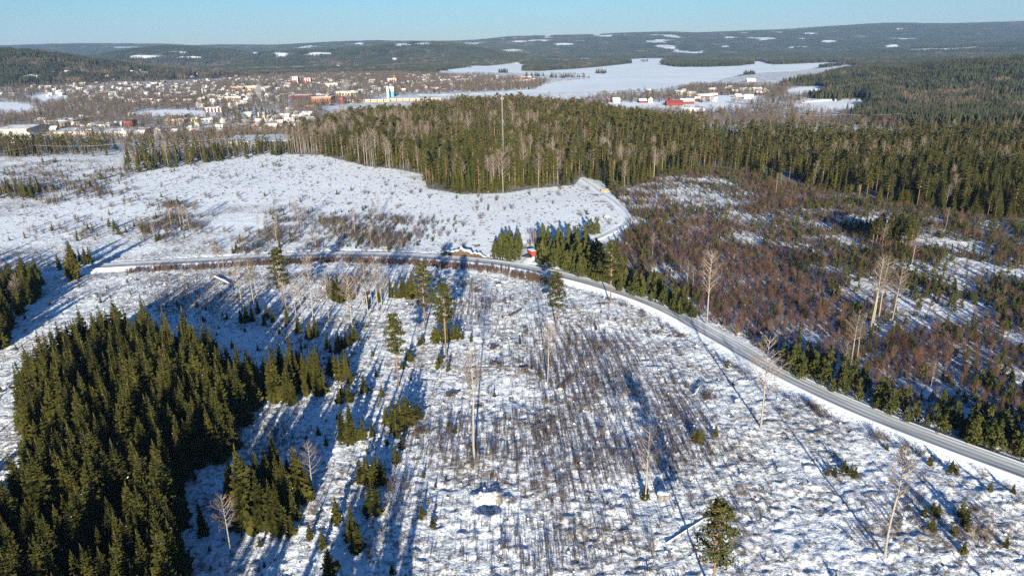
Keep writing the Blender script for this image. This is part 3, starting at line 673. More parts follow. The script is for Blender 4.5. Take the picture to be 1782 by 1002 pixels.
hh = (18.5 + 5 * (fbm(x / 60, y / 60, 73, 2) - 0.5) * 2 + g.normal(0, 2.6, len(x))) * np.interp(px, [950, 1250, 1782], [1.0, 0.78, 0.76])
put('birch_tree', x[bir], y[bir], hh[bir] * 1.02, 'middle wood'); put('spruce_tree', x[spr], y[spr], (hh * np.where(g.random(len(x)) < 0.5 * front, 0.62, 0.95))[spr], 'middle wood'); put('pine_tree', x[pin], y[pin], hh[pin], 'middle wood')
# roadside pines
B1 = [(850,452),(898,457),(906,444),(914,430),(912,420),(880,432),(855,440)]
B1b = [(936,464),(985,478),(1052,500),(1068,504),(1064,470),(1040,448),(1010,436),(975,430),(944,428),(938,440)]
x, y = pts_in(B1, 3.2, g); put('young_pine', x, y, g.uniform(6, 11, len(x)), 'at the junction', g.uniform(0.75, 1.0, len(x)))
x, y = pts_in(B1b, 3.3, g); put('young_pine', x, y, g.uniform(6, 12, len(x)), 'at the junction', g.uniform(0.75, 1.0, len(x)))
B2 = [(1062,506),(1130,526),(1206,562),(1216,552),(1150,514),(1100,496),(1068,488)]
x, y = pts_in(B2, 2.7, g, 0.5); k = g.random(len(x)) < 0.85; x, y = x[k], y[k]; put('young_pine', x, y, g.uniform(3.5, 8.5, len(x)), 'beside the road', g.uniform(0.85, 1.2, len(x)))
B4 = [(1338,638),(1400,666),(1500,708),(1600,746),(1782,806),(2000,885),(2000,850),(1782,772),(1700,742),(1600,706),(1500,672),(1420,640),(1375,622)]
x, y = pts_in(B4, 2.7, g); k = g.random(len(x)) < 0.68; x, y = x[k], y[k]; put('young_pine', x, y, g.uniform(2.8, 8.2, len(x)), 'beside the road', g.uniform(0.85, 1.2, len(x)))
put_px('young_pine', [(1018,412,6),(1028,408,8),(1036,410,9),(1022,404,5),(1040,404,6),(1265,640,3)], 'by the track')
x, y = pts_in([(1505,432),(1580,444),(1594,428),(1530,414)], 3.6, g); put('pine_tree', x, y, g.uniform(10, 15, len(x)), 'grove')
put_px('pine_tree', [(777,622,776,491),(693,671,686,546),(740,574,739,455),(968,571,968,472),(1062,527,1062,418),(1238,1032,1246,868),(494,538,485,430),(1762,375,1765,318)], 'seed pine', 1.0)
# bare retention trees read one by one
put_px('birch_tree', [(422,543,408,450),(444,542,426,450),(447,513,438,453),(383,478,378,425),(390,470,380,428),(516,557,509,486),(528,562,518,490),(545,555,537,440),(615,591,602,474),(634,547,626,448),(641,552,636,455),(658,542,650,443),(665,545,660,462),(672,542,668,480),(622,538,612,470),(606,536,600,478),(648,540,644,470),
                      (560,560,556,500),(572,556,566,480),(536,540,532,480),(500,548,496,490),(826,803,814,604),(953,668,948,560),(1324,743,1332,585),(1540,966,1572,778),(1123,868,1126,742),(1685,968,1693,912),(403,968,378,858),(545,862,540,766),(483,812,480,756),(518,850,512,775),
                      (1515,574,1521,443),(1519,568,1526,448),(1528,557,1540,447),(1552,560,1566,463),(1480,635,1487,540),(1489,632,1496,556),(1469,644,1465,592),(1230,567,1234,436),(1195,499,1198,453),(1205,505,1207,462),(1586,462,1588,404),(1533,436,1536,388),(1776,612,1784,558),(1618,682,1624,636),(1618,420,1620,390),
                      (485,440,483,384),(520,395,518,350),(425,445,420,404),(618,410,612,360),(590,420,588,380),(1350,340,1351,300),(1135,452,1137,405),(1645,400,1648,360),(316,398,310,350),(322,400,318,356),(330,402,325,360),(300,402,298,362),(92,356,90,320),(82,358,80,325),(100,356,100,330),(118,474,112,430),(160,452,152,425),(1000,415,1001,398)], 'bare birch')
# young mixed growth at right
x, y = grid_pts(20, 520, 90, 600, 1.65, g, 0.5); px, py, zc = project(x, y, Hbase(x, y)); k = pip(px, py, PLANT) & (px < 1900); x, y, px, py = x[k], y[k], px[k], py[k]
SNOWY = [(1225,345,130,30),(1190,350,70,16),(1318,418,42,14),(1530,572,34,13),(1560,512,90,14),(1680,545,110,22),(1640,425,90,14),(1440,470,40,8),(1760,595,60,12),(1475,655,30,12),(1600,470,70,10),(1700,470,90,12),(1500,385,60,8),(1720,620,40,10)]
REDS = [(1160,432,90,34),(1300,480,110,50),(1660,610,90,36),(1280,560,80,50),(1130,350,50,22),(1420,560,70,40),(1560,660,80,26),(1350,350,60,20)]
sn = sum(np.exp(-(((px - a) / rx) ** 2 + ((py - b_) / ry) ** 2)) for a, b_, rx, ry in SNOWY); rdn = sum(np.exp(-(((px - a) / rx) ** 2 + ((py - b_) / ry) ** 2)) for a, b_, rx, ry in REDS)
dn = np.clip(0.27 + 0.82 * sst(0.28, 0.62, fbm(x / 15, y / 11, 81, 3)) + 0.30 * rdn - 0.8 * np.clip(sn, 0, 1), 0.06, 0.95)
k = g.random(len(x)) < dn; x, y, px, py, rdn = x[k], y[k], px[k], py[k], rdn[k]
sp = fbm(x / 22, y / 22, 82, 3); u = g.random(len(x)); 
pred = np.clip(0.20 + 0.6 * rdn, 0.1, 0.8); isr = u < pred; rest = ~isr; u2 = g.random(len(x))
isp = rest & (u2 < 0.20 + 0.9 * (sp - 0.4)); iss = rest & ~isp & (u2 < 0.46); isg = rest & ~isp & ~iss
put('red_thicket', x[isr], y[isr], g.uniform(2.2, 5.2, isr.sum()), 'plantation'); put('young_pine', x[isp], y[isp], g.uniform(2.0, 5.0, isp.sum()), 'plantation'); put('young_spruce', x[iss], y[iss], g.uniform(1.2, 3.8, iss.sum()), 'plantation'); put('grey_shrub', x[isg], y[isg], g.uniform(1.2, 3.2, isg.sum()), 'plantation')
# near clear-cut: saplings, shrubs, small spruces
put_px('young_spruce', [(757,594,6),(763,592,5),(773,594,7),(778,592,6.5),(790,590,6),(797,588,5),(805,590,3),(710,625,4),(716,628,3),(730,600,3),(735,596,3.5),(765,632,4),(762,640,3.5),(780,645,3.5),(587,612,6),(596,606,5),(604,600,5.5),(614,592,6),(620,590,5),(585,655,7),(592,660,8),(602,655,8),(576,650,6),(610,665,4),(634,682,6),(596,690,4),(608,696,5),(590,700,4),
    (672,738,5),(682,742,6),(690,748,8),(698,744,8),(708,740,8),(716,736,6),(728,730,5),(690,757,4),(628,838,6),(640,838,6.5),(655,842,7),(664,842,7),(650,895,8),(619,957,6),(690,805,5),(735,900,3),(753,916,3),(587,908,6),(563,950,4),(606,940,4),(625,955,5),(575,1000,6),(540,935,4),(508,930,4),(700,780,4),(737,830,2),(1213,770,4),(1220,772,4),(1208,768,3.5),(1245,760,3),
    (1440,825,2.5),(1452,828,2.5),(1468,820,3),(1480,828,3.5),(1487,832,3),(1608,900,3),(1622,895,3),(1630,898,3),(1620,925,3),(1672,900,4),(1678,915,4),(1682,925,3),(1660,935,2.5),(1675,965,3),(1543,782,2),(1618,808,3),(1655,820,3),(1665,825,2.5),(1722,855,2.5),(1762,858,2.5),(1123,866,4),(1275,672,2),(905,598,2),(860,690,2),(940,655,2.5),(1037,572,2),(648,620,3),(655,655,3),(665,690,4),(700,640,3),(715,660,2)], 'clear-cut')
def clearcut(px, py): return (py > 478) & ~pip(px, py, STAND) & ~pip(px, py, CLUMP3) & ~pip(px, py, CLUMP2) & ~pip(px, py, PLANT) & ~pip(px, py, LEFTEDGE)
x, y = grid_pts(-170, 230, 70, 275, 0.62, g, 0.5); px, py, zc = project(x, y, Hbase(x, y)); rd = road_dist(x, y); ph_ = x + 0.10 * y + 2.2 * fbm(x / 16, y / 16, 43, 2); snap = np.round(ph_ / 2.6 - 0.25) * 2.6 + 0.65; x = np.where((x > -60) & (g.random(len(x)) < 0.4), x + (snap - ph_) * 0.55, x)
STREAK = [(1000,620,110,60),(1010,800,70,90),(880,780,160,60),(1050,660,90,60),(940,960,160,60),(780,770,60,40),(1180,720,60,60),(640,900,50,60),(690,860,40,40),(520,480,120,16),(330,520,90,40),(820,540,60,30),(1440,720,40,18),(1590,785,30,14),(1290,900,60,40),(1560,900,80,50),(1720,920,50,60),(560,620,60,40),(1160,800,120,60),(480,760,60,40)]
st = sum(np.exp(-(((px - a) / rx) ** 2 + ((py - b_) / ry) ** 2)) for a, b_, rx, ry in STREAK)
dn = np.clip(0.10 + 0.34 * np.clip(st, 0, 1.2) + 0.34 * (fbm(x / 9, y / 9, 91, 3) - 0.5), 0.0, 0.6)
k = clearcut(px, py) & (rd > 5.5) & (px > -60) & (px < 1850) & (g.random(len(x)) < dn); TW = (x[k], y[k], g.uniform(0.5, 1.7, k.sum()) * (0.7 + 0.7 * np.clip(st[k], 0, 1)))
x, y = grid_pts(-170, 230, 70, 275, 3.4, g, 0.5); px, py, zc = project(x, y, Hbase(x, y)); rd = road_dist(x, y)
st = sum(np.exp(-(((px - a) / rx) ** 2 + ((py - b_) / ry) ** 2)) for a, b_, rx, ry in STREAK)
k = clearcut(px, py) & (rd > 6.5) & (g.random(len(x)) < 0.02 + 0.16 * np.clip(st, 0, 1)); put('grey_shrub', x[k], y[k], g.uniform(1.3, 3.2, k.sum()), 'clear-cut')
x, y = grid_pts(-170, 230, 70, 275, 5.2, g, 0.5); px, py, zc = project(x, y, Hbase(x, y))
left_w = np.interp(px, [300, 560, 720, 900], [0.5, 0.42, 0.16, 0.05]); k = clearcut(px, py) & (road_dist(x, y) > 6.5) & (g.random(len(x)) < left_w * 0.55); put('young_spruce', x[k], y[k], g.uniform(0.8, 2.8, k.sum()), 'clear-cut')
# willow and birch scrub along the road and in the middle field
SCR = [(250,480,'r',.5),(330,466,'r',.5),(430,462,'r',.6),(520,460,'r',.6),(620,462,'g',.6),(700,466,'r',.6),(790,472,'r',.6),(880,484,'r',.5),(940,496,'g',.4)]
rs = catmull(ROAD[::5], 40); T_ = np.gradient(rs, axis=0); T_ /= np.linalg.norm(T_, axis=1)[:, None]; NN = np.stack([T_[:, 1], -T_[:, 0]], 1); rpx, rpy, _ = project(rs[:, 0], rs[:, 1], Hbase(rs[:, 0], rs[:, 1]))
k = (rpx > 240) & (rpx < 1000); P = rs[k]; Q = NN[k]
for rep in range(6):
    o = g.uniform(6.2, 12, len(P)); q = P + Q * o[:, None] + g.normal(0, 0.6, P.shape); s = g.random(len(P)); a = s < 0.28; b_ = (s >= 0.28) & (s < 0.45)
    put('red_thicket', q[a, 0], q[a, 1], g.uniform(1.5, 3.6, a.sum()), 'road verge'); put('grey_shrub', q[b_, 0], q[b_, 1], g.uniform(1.3, 3, b_.sum()), 'road verge')
k = (rpx > 1100) & (rpx < 1800); P = rs[k]; Q = NN[k]; o = g.uniform(6.5, 11, len(P)); q = P + Q * o[:, None]; a = g.random(len(P)) < 0.22 * sst(0.45, 0.6, vnoise(P[:, 0] / 9, P[:, 1] / 9, 5)) + 0.03; put('grey_shrub', q[a, 0], q[a, 1], g.uniform(1.4, 3, a.sum()), 'road verge')
BUSHY = [(60,300,80,14,.22),(130,315,60,12,.28),(150,335,50,8,.4),(200,300,30,8,.3),(50,330,60,8,.45),(310,385,26,14,.7),(470,388,30,12,.5),(300,360,26,7,.8),(270,405,46,12,.7),(330,395,40,14,.55),(460,400,50,16,.5),(520,380,40,14,.45),(500,425,70,10,.6),(600,400,60,18,.55),(650,420,60,14,.8),(700,400,60,16,.5),(580,440,90,6,.5),(130,405,60,12,.25),(420,440,60,8,.4),(90,352,16,5,1.0),(660,385,70,10,.4),(200,345,60,12,.12),(930,425,8,14,.8)]
x, y = grid_pts(-460, 60, 225, 580, 2.4, g, 0.5); px, py, zc = project(x, y, Hbase(x, y))
bd = np.clip(sum(w * np.exp(-(((px - a) / rx) ** 2 + ((py - b_) / ry) ** 2)) for a, b_, rx, ry, w in BUSHY), 0, 0.8) * (0.3 + 1.2 * sst(0.35, 0.65, fbm(x / 10, y / 10, 95, 2)))
k = (g.random(len(x)) < bd * 1.25 + 0.02) & (py < 470) & (road_dist(x, y) > 6.5) & ~pip(px, py, FLAT); u = g.random(len(x))
a = k & (u < 0.68); put('grey_shrub', x[a], y[a], g.uniform(1.6, 4.2, a.sum()), 'field'); a = k & (u >= 0.68) & (u < 0.93); put('young_spruce', x[a], y[a], g.uniform(1.2, 4.5, a.sum()), 'field'); a = k & (u >= 0.955); put('birch_tree', x[a], y[a], g.uniform(5, 11, a.sum()), 'field', 0.8)
# bare trees in and around the town and village
x, y = grid_pts(-1900, 900, 640, 3200, 11, g, 0.5); px, py, zc = project(x, y, Hbase(x, y))
BELT = [(640,186,90,6,1.2),(770,178,90,4,1.0),(860,152,80,6,1.0),(960,172,80,4,.8),(1060,160,80,3,.8),(900,160,60,3,.8),(120,205,170,16,1.2),(40,150,60,14,1.0),(250,178,90,7,.8),(330,180,60,8,.7),(130,143,120,6,.9),(420,150,60,6,.4),(520,172,60,5,.8),(700,150,60,10,.6),(830,150,70,8,.7),(740,122,90,8,1.0),(560,150,60,10,.3),(340,235,120,7,.9),(590,200,60,12,1.3),(300,130,160,6,.7),(470,220,40,10,.6),(1100,170,60,6,1.0),(1220,158,80,8,.8),(1330,170,70,12,.9),(1400,160,60,8,.6),(1250,190,100,6,.6),(1180,200,160,6,1.0),(1350,204,60,5,.4),(1600,208,90,8,.8),(620,135,90,6,.3)]
bd = sum(w * np.exp(-(((px - a) / rx) ** 2 + ((py - b_) / ry) ** 2)) for a, b_, rx, ry, w in BELT); tv = pip(px, py, TOWN) | pip(px, py, VILLAGE) | ((y < 1150) & (y > 640) & ~mid_forest(x, y, px, py))
k = tv & ~far_open(px, py) & (px > -100) & (px < 1800) & (g.random(len(x)) < np.clip(0.44 + 0.95 * bd * (0.4 + 1.1 * sst(0.4, 0.6, fbm(x / 60, y / 60, 96, 2))), 0, 0.95)) & ~pip(x, y, LAKE) & ~pip(x, y, POND) & ~(pip(px, py, RSTRIP) & (g.random(len(x)) < 0.6)) & (((px - 300) / 70) ** 2 + ((py - 200) / 8) ** 2 > 1) & (((px - 1150) / 160) ** 2 + ((py - 187) / 9) ** 2 > 1) & (((px - 1275) / 60) ** 2 + ((py - 173) / 6) ** 2 > 1) & (((px - 1430) / 60) ** 2 + ((py - 160) / 9) ** 2 > 1)
u = g.random(len(x)); pc = np.where(((px - 445) / 40) ** 2 + ((py - 205) / 14) ** 2 < 1, 0.7, 0.16)
a = k & (u > pc); xs = np.concatenate([x[a], x[a] + g.uniform(-6, 6, a.sum())]); ys = np.concatenate([y[a], y[a] + g.uniform(-6, 6, a.sum())]); put('birch_tree', xs, ys, g.uniform(7, 13, len(xs)), 'town', 1.1)
a = k & (u <= pc); put('spruce_tree', x[a], y[a], g.uniform(9, 17, a.sum()), 'town', 1.1)
# individual trees of the wooded spit and the small islands in the lake
def isle(cx, cy, rx, ry, n, tagk, hh=(13, 20), mix=0.2):
    t = g.uniform(0, 6.283, n); r = np.sqrt(g.random(n)); qx = cx + rx * r * np.cos(t); qy = cy + ry * r * np.sin(t); d = ray(qx, qy); tt = (VALLEY - CAMZ) / d[:, 2]
    X_, Y_ = d[:, 0] * tt, d[:, 1] * tt; s = g.random(n) < mix
    put('birch_tree', X_[s], Y_[s], g.uniform(*hh, s.sum()), tagk, 1.2); put('spruce_tree', X_[~s], Y_[~s], g.uniform(*hh, (~s).sum()), tagk, 1.5)
isle(1047, 127, 11, 1.4, 26, 'round island'); isle(1121, 107, 7, .8, 16, 'far islet'); isle(988, 135.5, 38, 1.6, 44, 'wooded spit', (12, 19), .4); isle(835, 133, 26, 1.6, 26, 'wooded spit', (10, 16), .7); isle(930, 133, 16, 1.4, 16, 'wooded spit', (12, 19), .3); isle(812, 117.5, 9, .9, 14, 'far islet')

LANDMARKS = [(850,880,'the snowy pit'),(1200,920,'the windfall log'),(1240,985,'the nearest pine'),(1540,960,'the tallest right birch'),(1250,590,'the road bend'),(470,690,'the spruce stand edge'),(735,610,'the tall pines'),(340,880,'the blue snow strip'),(925,445,'the red trailer'),(805,440,'the root pile'),(875,290,'the mast'),(1550,425,'the pine grove'),
 (1530,560,'the four tall birches'),(1095,380,'the track bend'),(420,390,'the flat snow pad'),(1052,332,'the timber pile'),(1450,186,'the frozen pond'),(1140,578,'the brown brash pile'),(640,540,'the birch group'),(120,460,'the road end'),(60,340,'the left row'),(240,295,'the tree line corner'),(450,262,'the blue grey roofs'),(560,262,'the birch belt'),(745,328,'the wood corner'),(1010,316,'the track top'),
 (1270,296,'the small knoll'),(1500,345,'the forest front'),(1700,378,'the right forest front'),(1325,742,'the roadside birch'),(1480,635,'the leaning birch pair'),(1680,640,'the reddest thicket'),(1650,760,'the lower road'),(150,610,'the stand top'),(60,760,'the stand left flank'),(230,740,'the stand middle'),(150,900,'the stand lower part'),(300,960,'the stand lower edge'),(680,740,'the spruce group'),(620,880,'the shaded hollow'),
 (960,660,'the mid clear-cut stem'),(1010,820,'the reddish saplings'),(1330,870,'the lower clear-cut'),(1640,900,'the corner spruces'),(780,960,'the frame bottom'),(1100,760,'the pine shadow'),(300,480,'the left road verge'),(520,460,'the pine by the road'),(1200,360,'the snowy plantation patch'),(1340,450,'the plantation middle'),(1750,520,'the right plantation edge'),(160,225,'the long warehouses'),(360,180,'the school'),(560,170,'the factory'),(680,160,'the silos'),(900,140,'the lake peninsula'),(1180,180,'the red barns'),(200,160,'the left town'),(480,145,'the town middle')]
def near(px_, py_):
    q = min(LANDMARKS, key=lambda q: (q[0] - px_) ** 2 + 2.5 * (q[1] - py_) ** 2); dx, dy = px_ - q[0], (py_ - q[1]) * 1.6
    if dx * dx + dy * dy < 14 ** 2: return 'at ' + q[2]
    return (('right of ' if dx > 0 else 'left of ') if abs(dx) > abs(dy) else ('below ' if dy > 0 else 'above ')) + q[2]
LABELS = {
 'spruce_tree': ('spruce', 'spruce trees', {'stand': 'dark spruce of the dense lower left stand', 'clump': 'spruce in the small clump beside the snowy strip', 'single spruce': 'lone pointed spruce standing in the snowy clear-cut', 'left edge': 'shaded spruce at the left edge below the road', 'left row': 'spruce in the row at the left field edge', 'tree line': 'spruce in the tree line before the town', 'middle wood': 'spruce in the wood behind the field', 'town': 'dark spruce among the houses of the town', 'round island': 'conifer on the small round lake island', 'far islet': 'conifer on a tiny far lake islet', 'wooded spit': 'conifer on the narrow spit in the lake'}),
 'pine_tree': ('pine', 'pine trees', {'tree line': 'pine in the tree line before the town', 'middle wood': 'olive pine in the wood behind the field', 'grove': 'pine in the small grove amid the brown plantation', 'seed pine': 'tall lone pine with bare orange trunk'}),
 'birch_tree': ('birch', 'bare birch trees', {'left edge': 'bare birch among shaded spruces at the left edge', 'left row': 'bare birch in the row at the left field edge', 'tree line': 'bare pale birch in the tree line before the town', 'middle wood': 'bare birch in the wood behind the field', 'bare birch': 'tall bare birch with pale trunk left standing', 'field': 'small bare birch in the scrub beyond the road', 'town': 'bare grey tree among the houses', 'wooded spit': 'bare tree on the narrow spit in the frozen lake', 'round island': 'bare tree on the small round island in the lake', 'far islet': 'bare tree on a tiny far islet'}),
 'young_pine': ('young pine', 'young pine trees', {'at the junction': 'dense olive pine at the road junction', 'beside the road': 'bushy young pine along the far roadside', 'by the track': 'young pine beside the snowy track bend', 'plantation': 'small pine amid the right plantation'}),
 'young_spruce': ('young spruce', 'young spruce trees', {'scattered in the field': 'small spruce at the edge of the white field', 'clear-cut': 'small dark spruce on the near snowy clear-cut', 'plantation': 'small spruce amid the right plantation', 'field': 'small spruce in the scrub beyond the road'}),
 'grey_shrub': ('shrub', 'bare grey shrubs', {'plantation': 'bare grey shrub amid the right plantation', 'clear-cut': 'bare brown shrub on the near clear-cut', 'road verge': 'bare grey shrub on the road verge', 'field': 'bare grey shrub beyond the road'}),
 'red_thicket': ('birch sapling', 'red brown birch saplings', {'plantation': 'red brown sapling clump in the right plantation', 'road verge': 'red brown sapling clump along the road verge'}),
}
MASSNAME = {'spruce_tree': ('spruce_forest', 'mass of dark spruces through the middle and far woods'), 'pine_tree': ('pine_forest', 'mass of olive green pines behind the white field'), 'birch_tree': ('birch_woods', 'mass of bare birches in woods and town'),
            'young_pine': ('young_pine_undergrowth', 'young pines spread over the plantation at right'), 'young_spruce': ('young_spruce_undergrowth', 'small spruces spread over plantation and scrub'), 'grey_shrub': ('grey_shrubbery', 'bare grey shrubs spread over plantation and field'), 'red_thicket': ('birch_sapling_undergrowth', 'red brown birch saplings covering the plantation at right')}
WIDTH = {'spruce_tree': 1.0, 'pine_tree': 1.0, 'birch_tree': 1.0, 'young_pine': 1.0, 'young_spruce': 1.1, 'grey_shrub': 1.2, 'red_thicket': 1.0}
for kind, L in TREES.items():
    x = np.concatenate([d['x'] for d in L]); y = np.concatenate([d['y'] for d in L]); h = np.concatenate([d['h'] for d in L]); sx = np.concatenate([d['sx'] for d in L])
    tg = sum([d['tag'] for d in L], []); fo = np.array(sum([d['force'] for d in L], [])); z = H(x, y) - 0.05
    px, py, zc = project(x, y, z); inf = (px > -10) & (px < 1792) & (py < 1040) & (py > 20)
    size = h / zc + fo * 1.0; size[~inf & ~fo] = -1
    order = np.argsort(-size); keep = set(order[:300][size[order[:300]] > 0].tolist())
    pr = PROTO[kind]; n = len(x); rz = g.uniform(0, 6.28, n); var = g.integers(0, len(pr), n); cat, grp, labs = LABELS[kind]
    for i in order[:300]:
        if i not in keep: continue
        T, C, _, h0 = pr[var[i]]; s = h[i] / h0; w = s * sx[i] * WIDTH[kind]
        if kind == 'pine_tree' and fo[i]: w = s * 1.05
        lab = labs[tg[i]]
        q75 = np.percentile(h, 70); q25 = np.percentile(h, 30)
        lab = ('tall ' if h[i] > q75 and 'tall' not in lab else 'short ' if h[i] < q25 and 'small' not in lab else '') + lab + ', ' + near(px[i], py[i])
        if len(lab.split()) > 16: lab = lab.split(', ')[0]
        if T is None:
            o = obj(kind, C); o.location = (x[i], y[i], z[i]); o.rotation_euler = (0, 0, rz[i]); o.scale = (w, w, s); tag(o, lab, cat, grp); continue
        e = empty(kind, (x[i], y[i], z[i]), rz[i], (w, w, s)); tag(e, lab, cat, grp); obj('trunk', T, e); obj('crown', C, e)
    r = np.array([i for i in range(n) if i not in keep])
    if len(r):
        farp = PROTO.get(kind + '_far'); ps = [p[2] for p in pr]; h0 = pr[0][3]; ix = var[r].copy()
        if kind == 'birch_tree': pass
        if farp: ps += [p[2] for p in farp]; fr = zc[r] > (250 if kind in ('young_pine', 'young_spruce') else 380); ix = np.where(fr, var[r] % len(farp) + len(pr), ix)
        if kind == 'birch_tree':
            ps += [p[2] for p in PROTO['birch_tree_town']]; ix = np.where((zc[r] > 700) & (y[r] > 690), var[r] + 8, ix)
        s = h[r] / h0; w = s * sx[r] * WIDTH[kind] * np.where(zc[r] > 700, 1.15, 1.0); tilt = g.normal(0, 0.02, (len(r), 2))
        mass(MASSNAME[kind][0], MASSNAME[kind][1], 'undergrowth' if 'under' in MASSNAME[kind][0] else 'forest', ps, np.stack([x[r], y[r], z[r]], 1), np.stack([tilt[:, 0], tilt[:, 1], rz[r]], 1), np.stack([w, w, s], 1), ix)
    print('TREES', kind, n, len(keep))

# saplings and dead stems poking through the snow, snow lumps on stumps, dark brash
pr = PROTO['twigs']; x, y, h = TW; n = len(x); s = h / 1.5
mass('sapling_undergrowth', 'thin bare sapling stems poking through the near snow', 'saplings', [p[2] for p in pr], np.stack([x, y, H(x, y)], 1), np.stack([g.normal(0, .08, n), g.normal(0, .08, n), g.uniform(0, 6.28, n)], 1), np.stack([s, s, s], 1), g.integers(0, len(pr), n))
print('TWIGS', n)
lumps = []
for k in range(3):
    r_ = np.random.default_rng(400 + k); G = Geo(); V = [(0, 0, 0.42)]; 
    for j, (rr, zz) in enumerate(((0.32, 0.34), (0.55, 0.08), (0.72, -0.25))):
        for a in range(8): 
            q = rr * r_.uniform(0.8, 1.25); t = 6.283 * (a + 0.5 * j) / 8; V.append((q * math.cos(t), q * math.sin(t), zz + r_.uniform(-0.06, 0.06)))
    Fc = [(0, 1 + a, 1 + (a + 1) % 8) for a in range(8)] + [(1 + 8 * j + a, 9 + 8 * j + a, 9 + 8 * j + (a + 1) % 8, 1 + 8 * j + (a + 1) % 8) for j in range(2) for a in range(8)]
    G.add(V, Fc); lumps.append(hidden('snow_lump', G.mesh('snow_lump', ['snow'], True)))
x, y = grid_pts(-170, 230, 70, 280, 1.75, g, 0.5); px, py, zc = project(x, y, Hbase(x, y)); k = clearcut(px, py) & (road_dist(x, y) > 6.5) & (px > -60) & (px < 1850) & (g.random(len(x)) < 0.07); x, y = x[k], y[k]; n = len(x); s = g.uniform(0.25, 0.65, n)
mass('snow', 'small snow lumps over stumps on the near clear-cut', 'snow', lumps, np.stack([x, y, H(x, y)], 1), np.stack([g.normal(0, .1, n), g.normal(0, .1, n), g.uniform(0, 6.28, n)], 1), np.stack([s, s, s * g.uniform(0.7, 1.5, n)], 1), g.integers(0, 3, n))
brash = []
for k in range(3):
    r_ = np.random.default_rng(420 + k); G = Geo()
    for j in range(16):
        p = np.array([r_.normal(0, .35), r_.normal(0, .35), r_.uniform(0.0, .25)]); a = r_.uniform(0, 6.28); l = r_.uniform(.3, .9); twig(G, p, p + np.array([math.cos(a) * l, math.sin(a) * l, r_.uniform(-.1, .45)]), 0.05)
    brash.append(hidden('brash', G.mesh('brash', ['root'])))
x, y = grid_pts(-360, 240, 70, 600, 3.4, g, 0.5); px, py, zc = project(x, y, Hbase(x, y)); k = (clearcut(px, py) | pip(px, py, FIELD)) & (road_dist(x, y) > 6) & (track_dist(x, y) > 4) & (g.random(len(x)) < np.where(py > 478, 0.24, 0.42)) & ~mid_forest(x, y, px, py); x, y = x[k], y[k]; n = len(x); s = g.uniform(0.4, 1.3, n)
mass('brash_litter', 'dark logging brash dotted over the snow', 'brash', brash, np.stack([x, y, H(x, y)], 1), np.stack([g.normal(0, .1, n), g.normal(0, .1, n), g.uniform(0, 6.28, n)], 1), np.stack([s, s, s * 1.2], 1), g.integers(0, 3, n))

# ------------------------------------------------------------------ far woods: clumps of small trees following the relief
def patch(seed, size, n, bare):
    r_ = np.random.default_rng(seed); G = Geo(); k = int(math.sqrt(n)) + 1; c = size / k
    for i in range(k):
        for j in range(k):
            px_ = (i + r_.uniform(0.05, 0.95)) * c - size / 2; py_ = (j + r_.uniform(0.05, 0.95)) * c - size / 2; h = r_.uniform(10, 18)
            if r_.random() < bare:
                twig(G, (px_, py_, -3), (px_, py_, h), 0.45, 1)
                for q in range(7):
                    a = r_.uniform(0, 6.28); z0 = h * r_.uniform(.35, .75); l = h * r_.uniform(.2, .36); twig(G, (px_, py_, z0), (px_ + math.cos(a) * l * .6, py_ + math.sin(a) * l * .6, z0 + l), 0.42, 1)
            else:
                R = h * r_.uniform(.15, .24); ns = 6
                for (z0, z1, rr) in ((-2, h * .62, R), (h * .32, h, R * .72)):
                    a0 = r_.uniform(0, 6); V = [(px_ + rr * r_.uniform(.7, 1.2) * math.cos(a0 + 6.283 * q / ns), py_ + rr * r_.uniform(.7, 1.2) * math.sin(a0 + 6.283 * q / ns), z0 + r_.uniform(-.8, .8)) for q in range(ns)] + [(px_, py_, z1)]
                    G.add(V, [(q, (q + 1) % ns, ns) for q in range(ns)], 0)
    return hidden('wood_patch', G.mesh('wood_patch', ['farconifer', 'farbare']))
def normals(x, y, e):
    dx = (Hbase(x + e, y) - Hbase(x - e, y)) / (2 * e); dy = (Hbase(x, y + e) - Hbase(x, y - e)) / (2 * e); return dx, dy
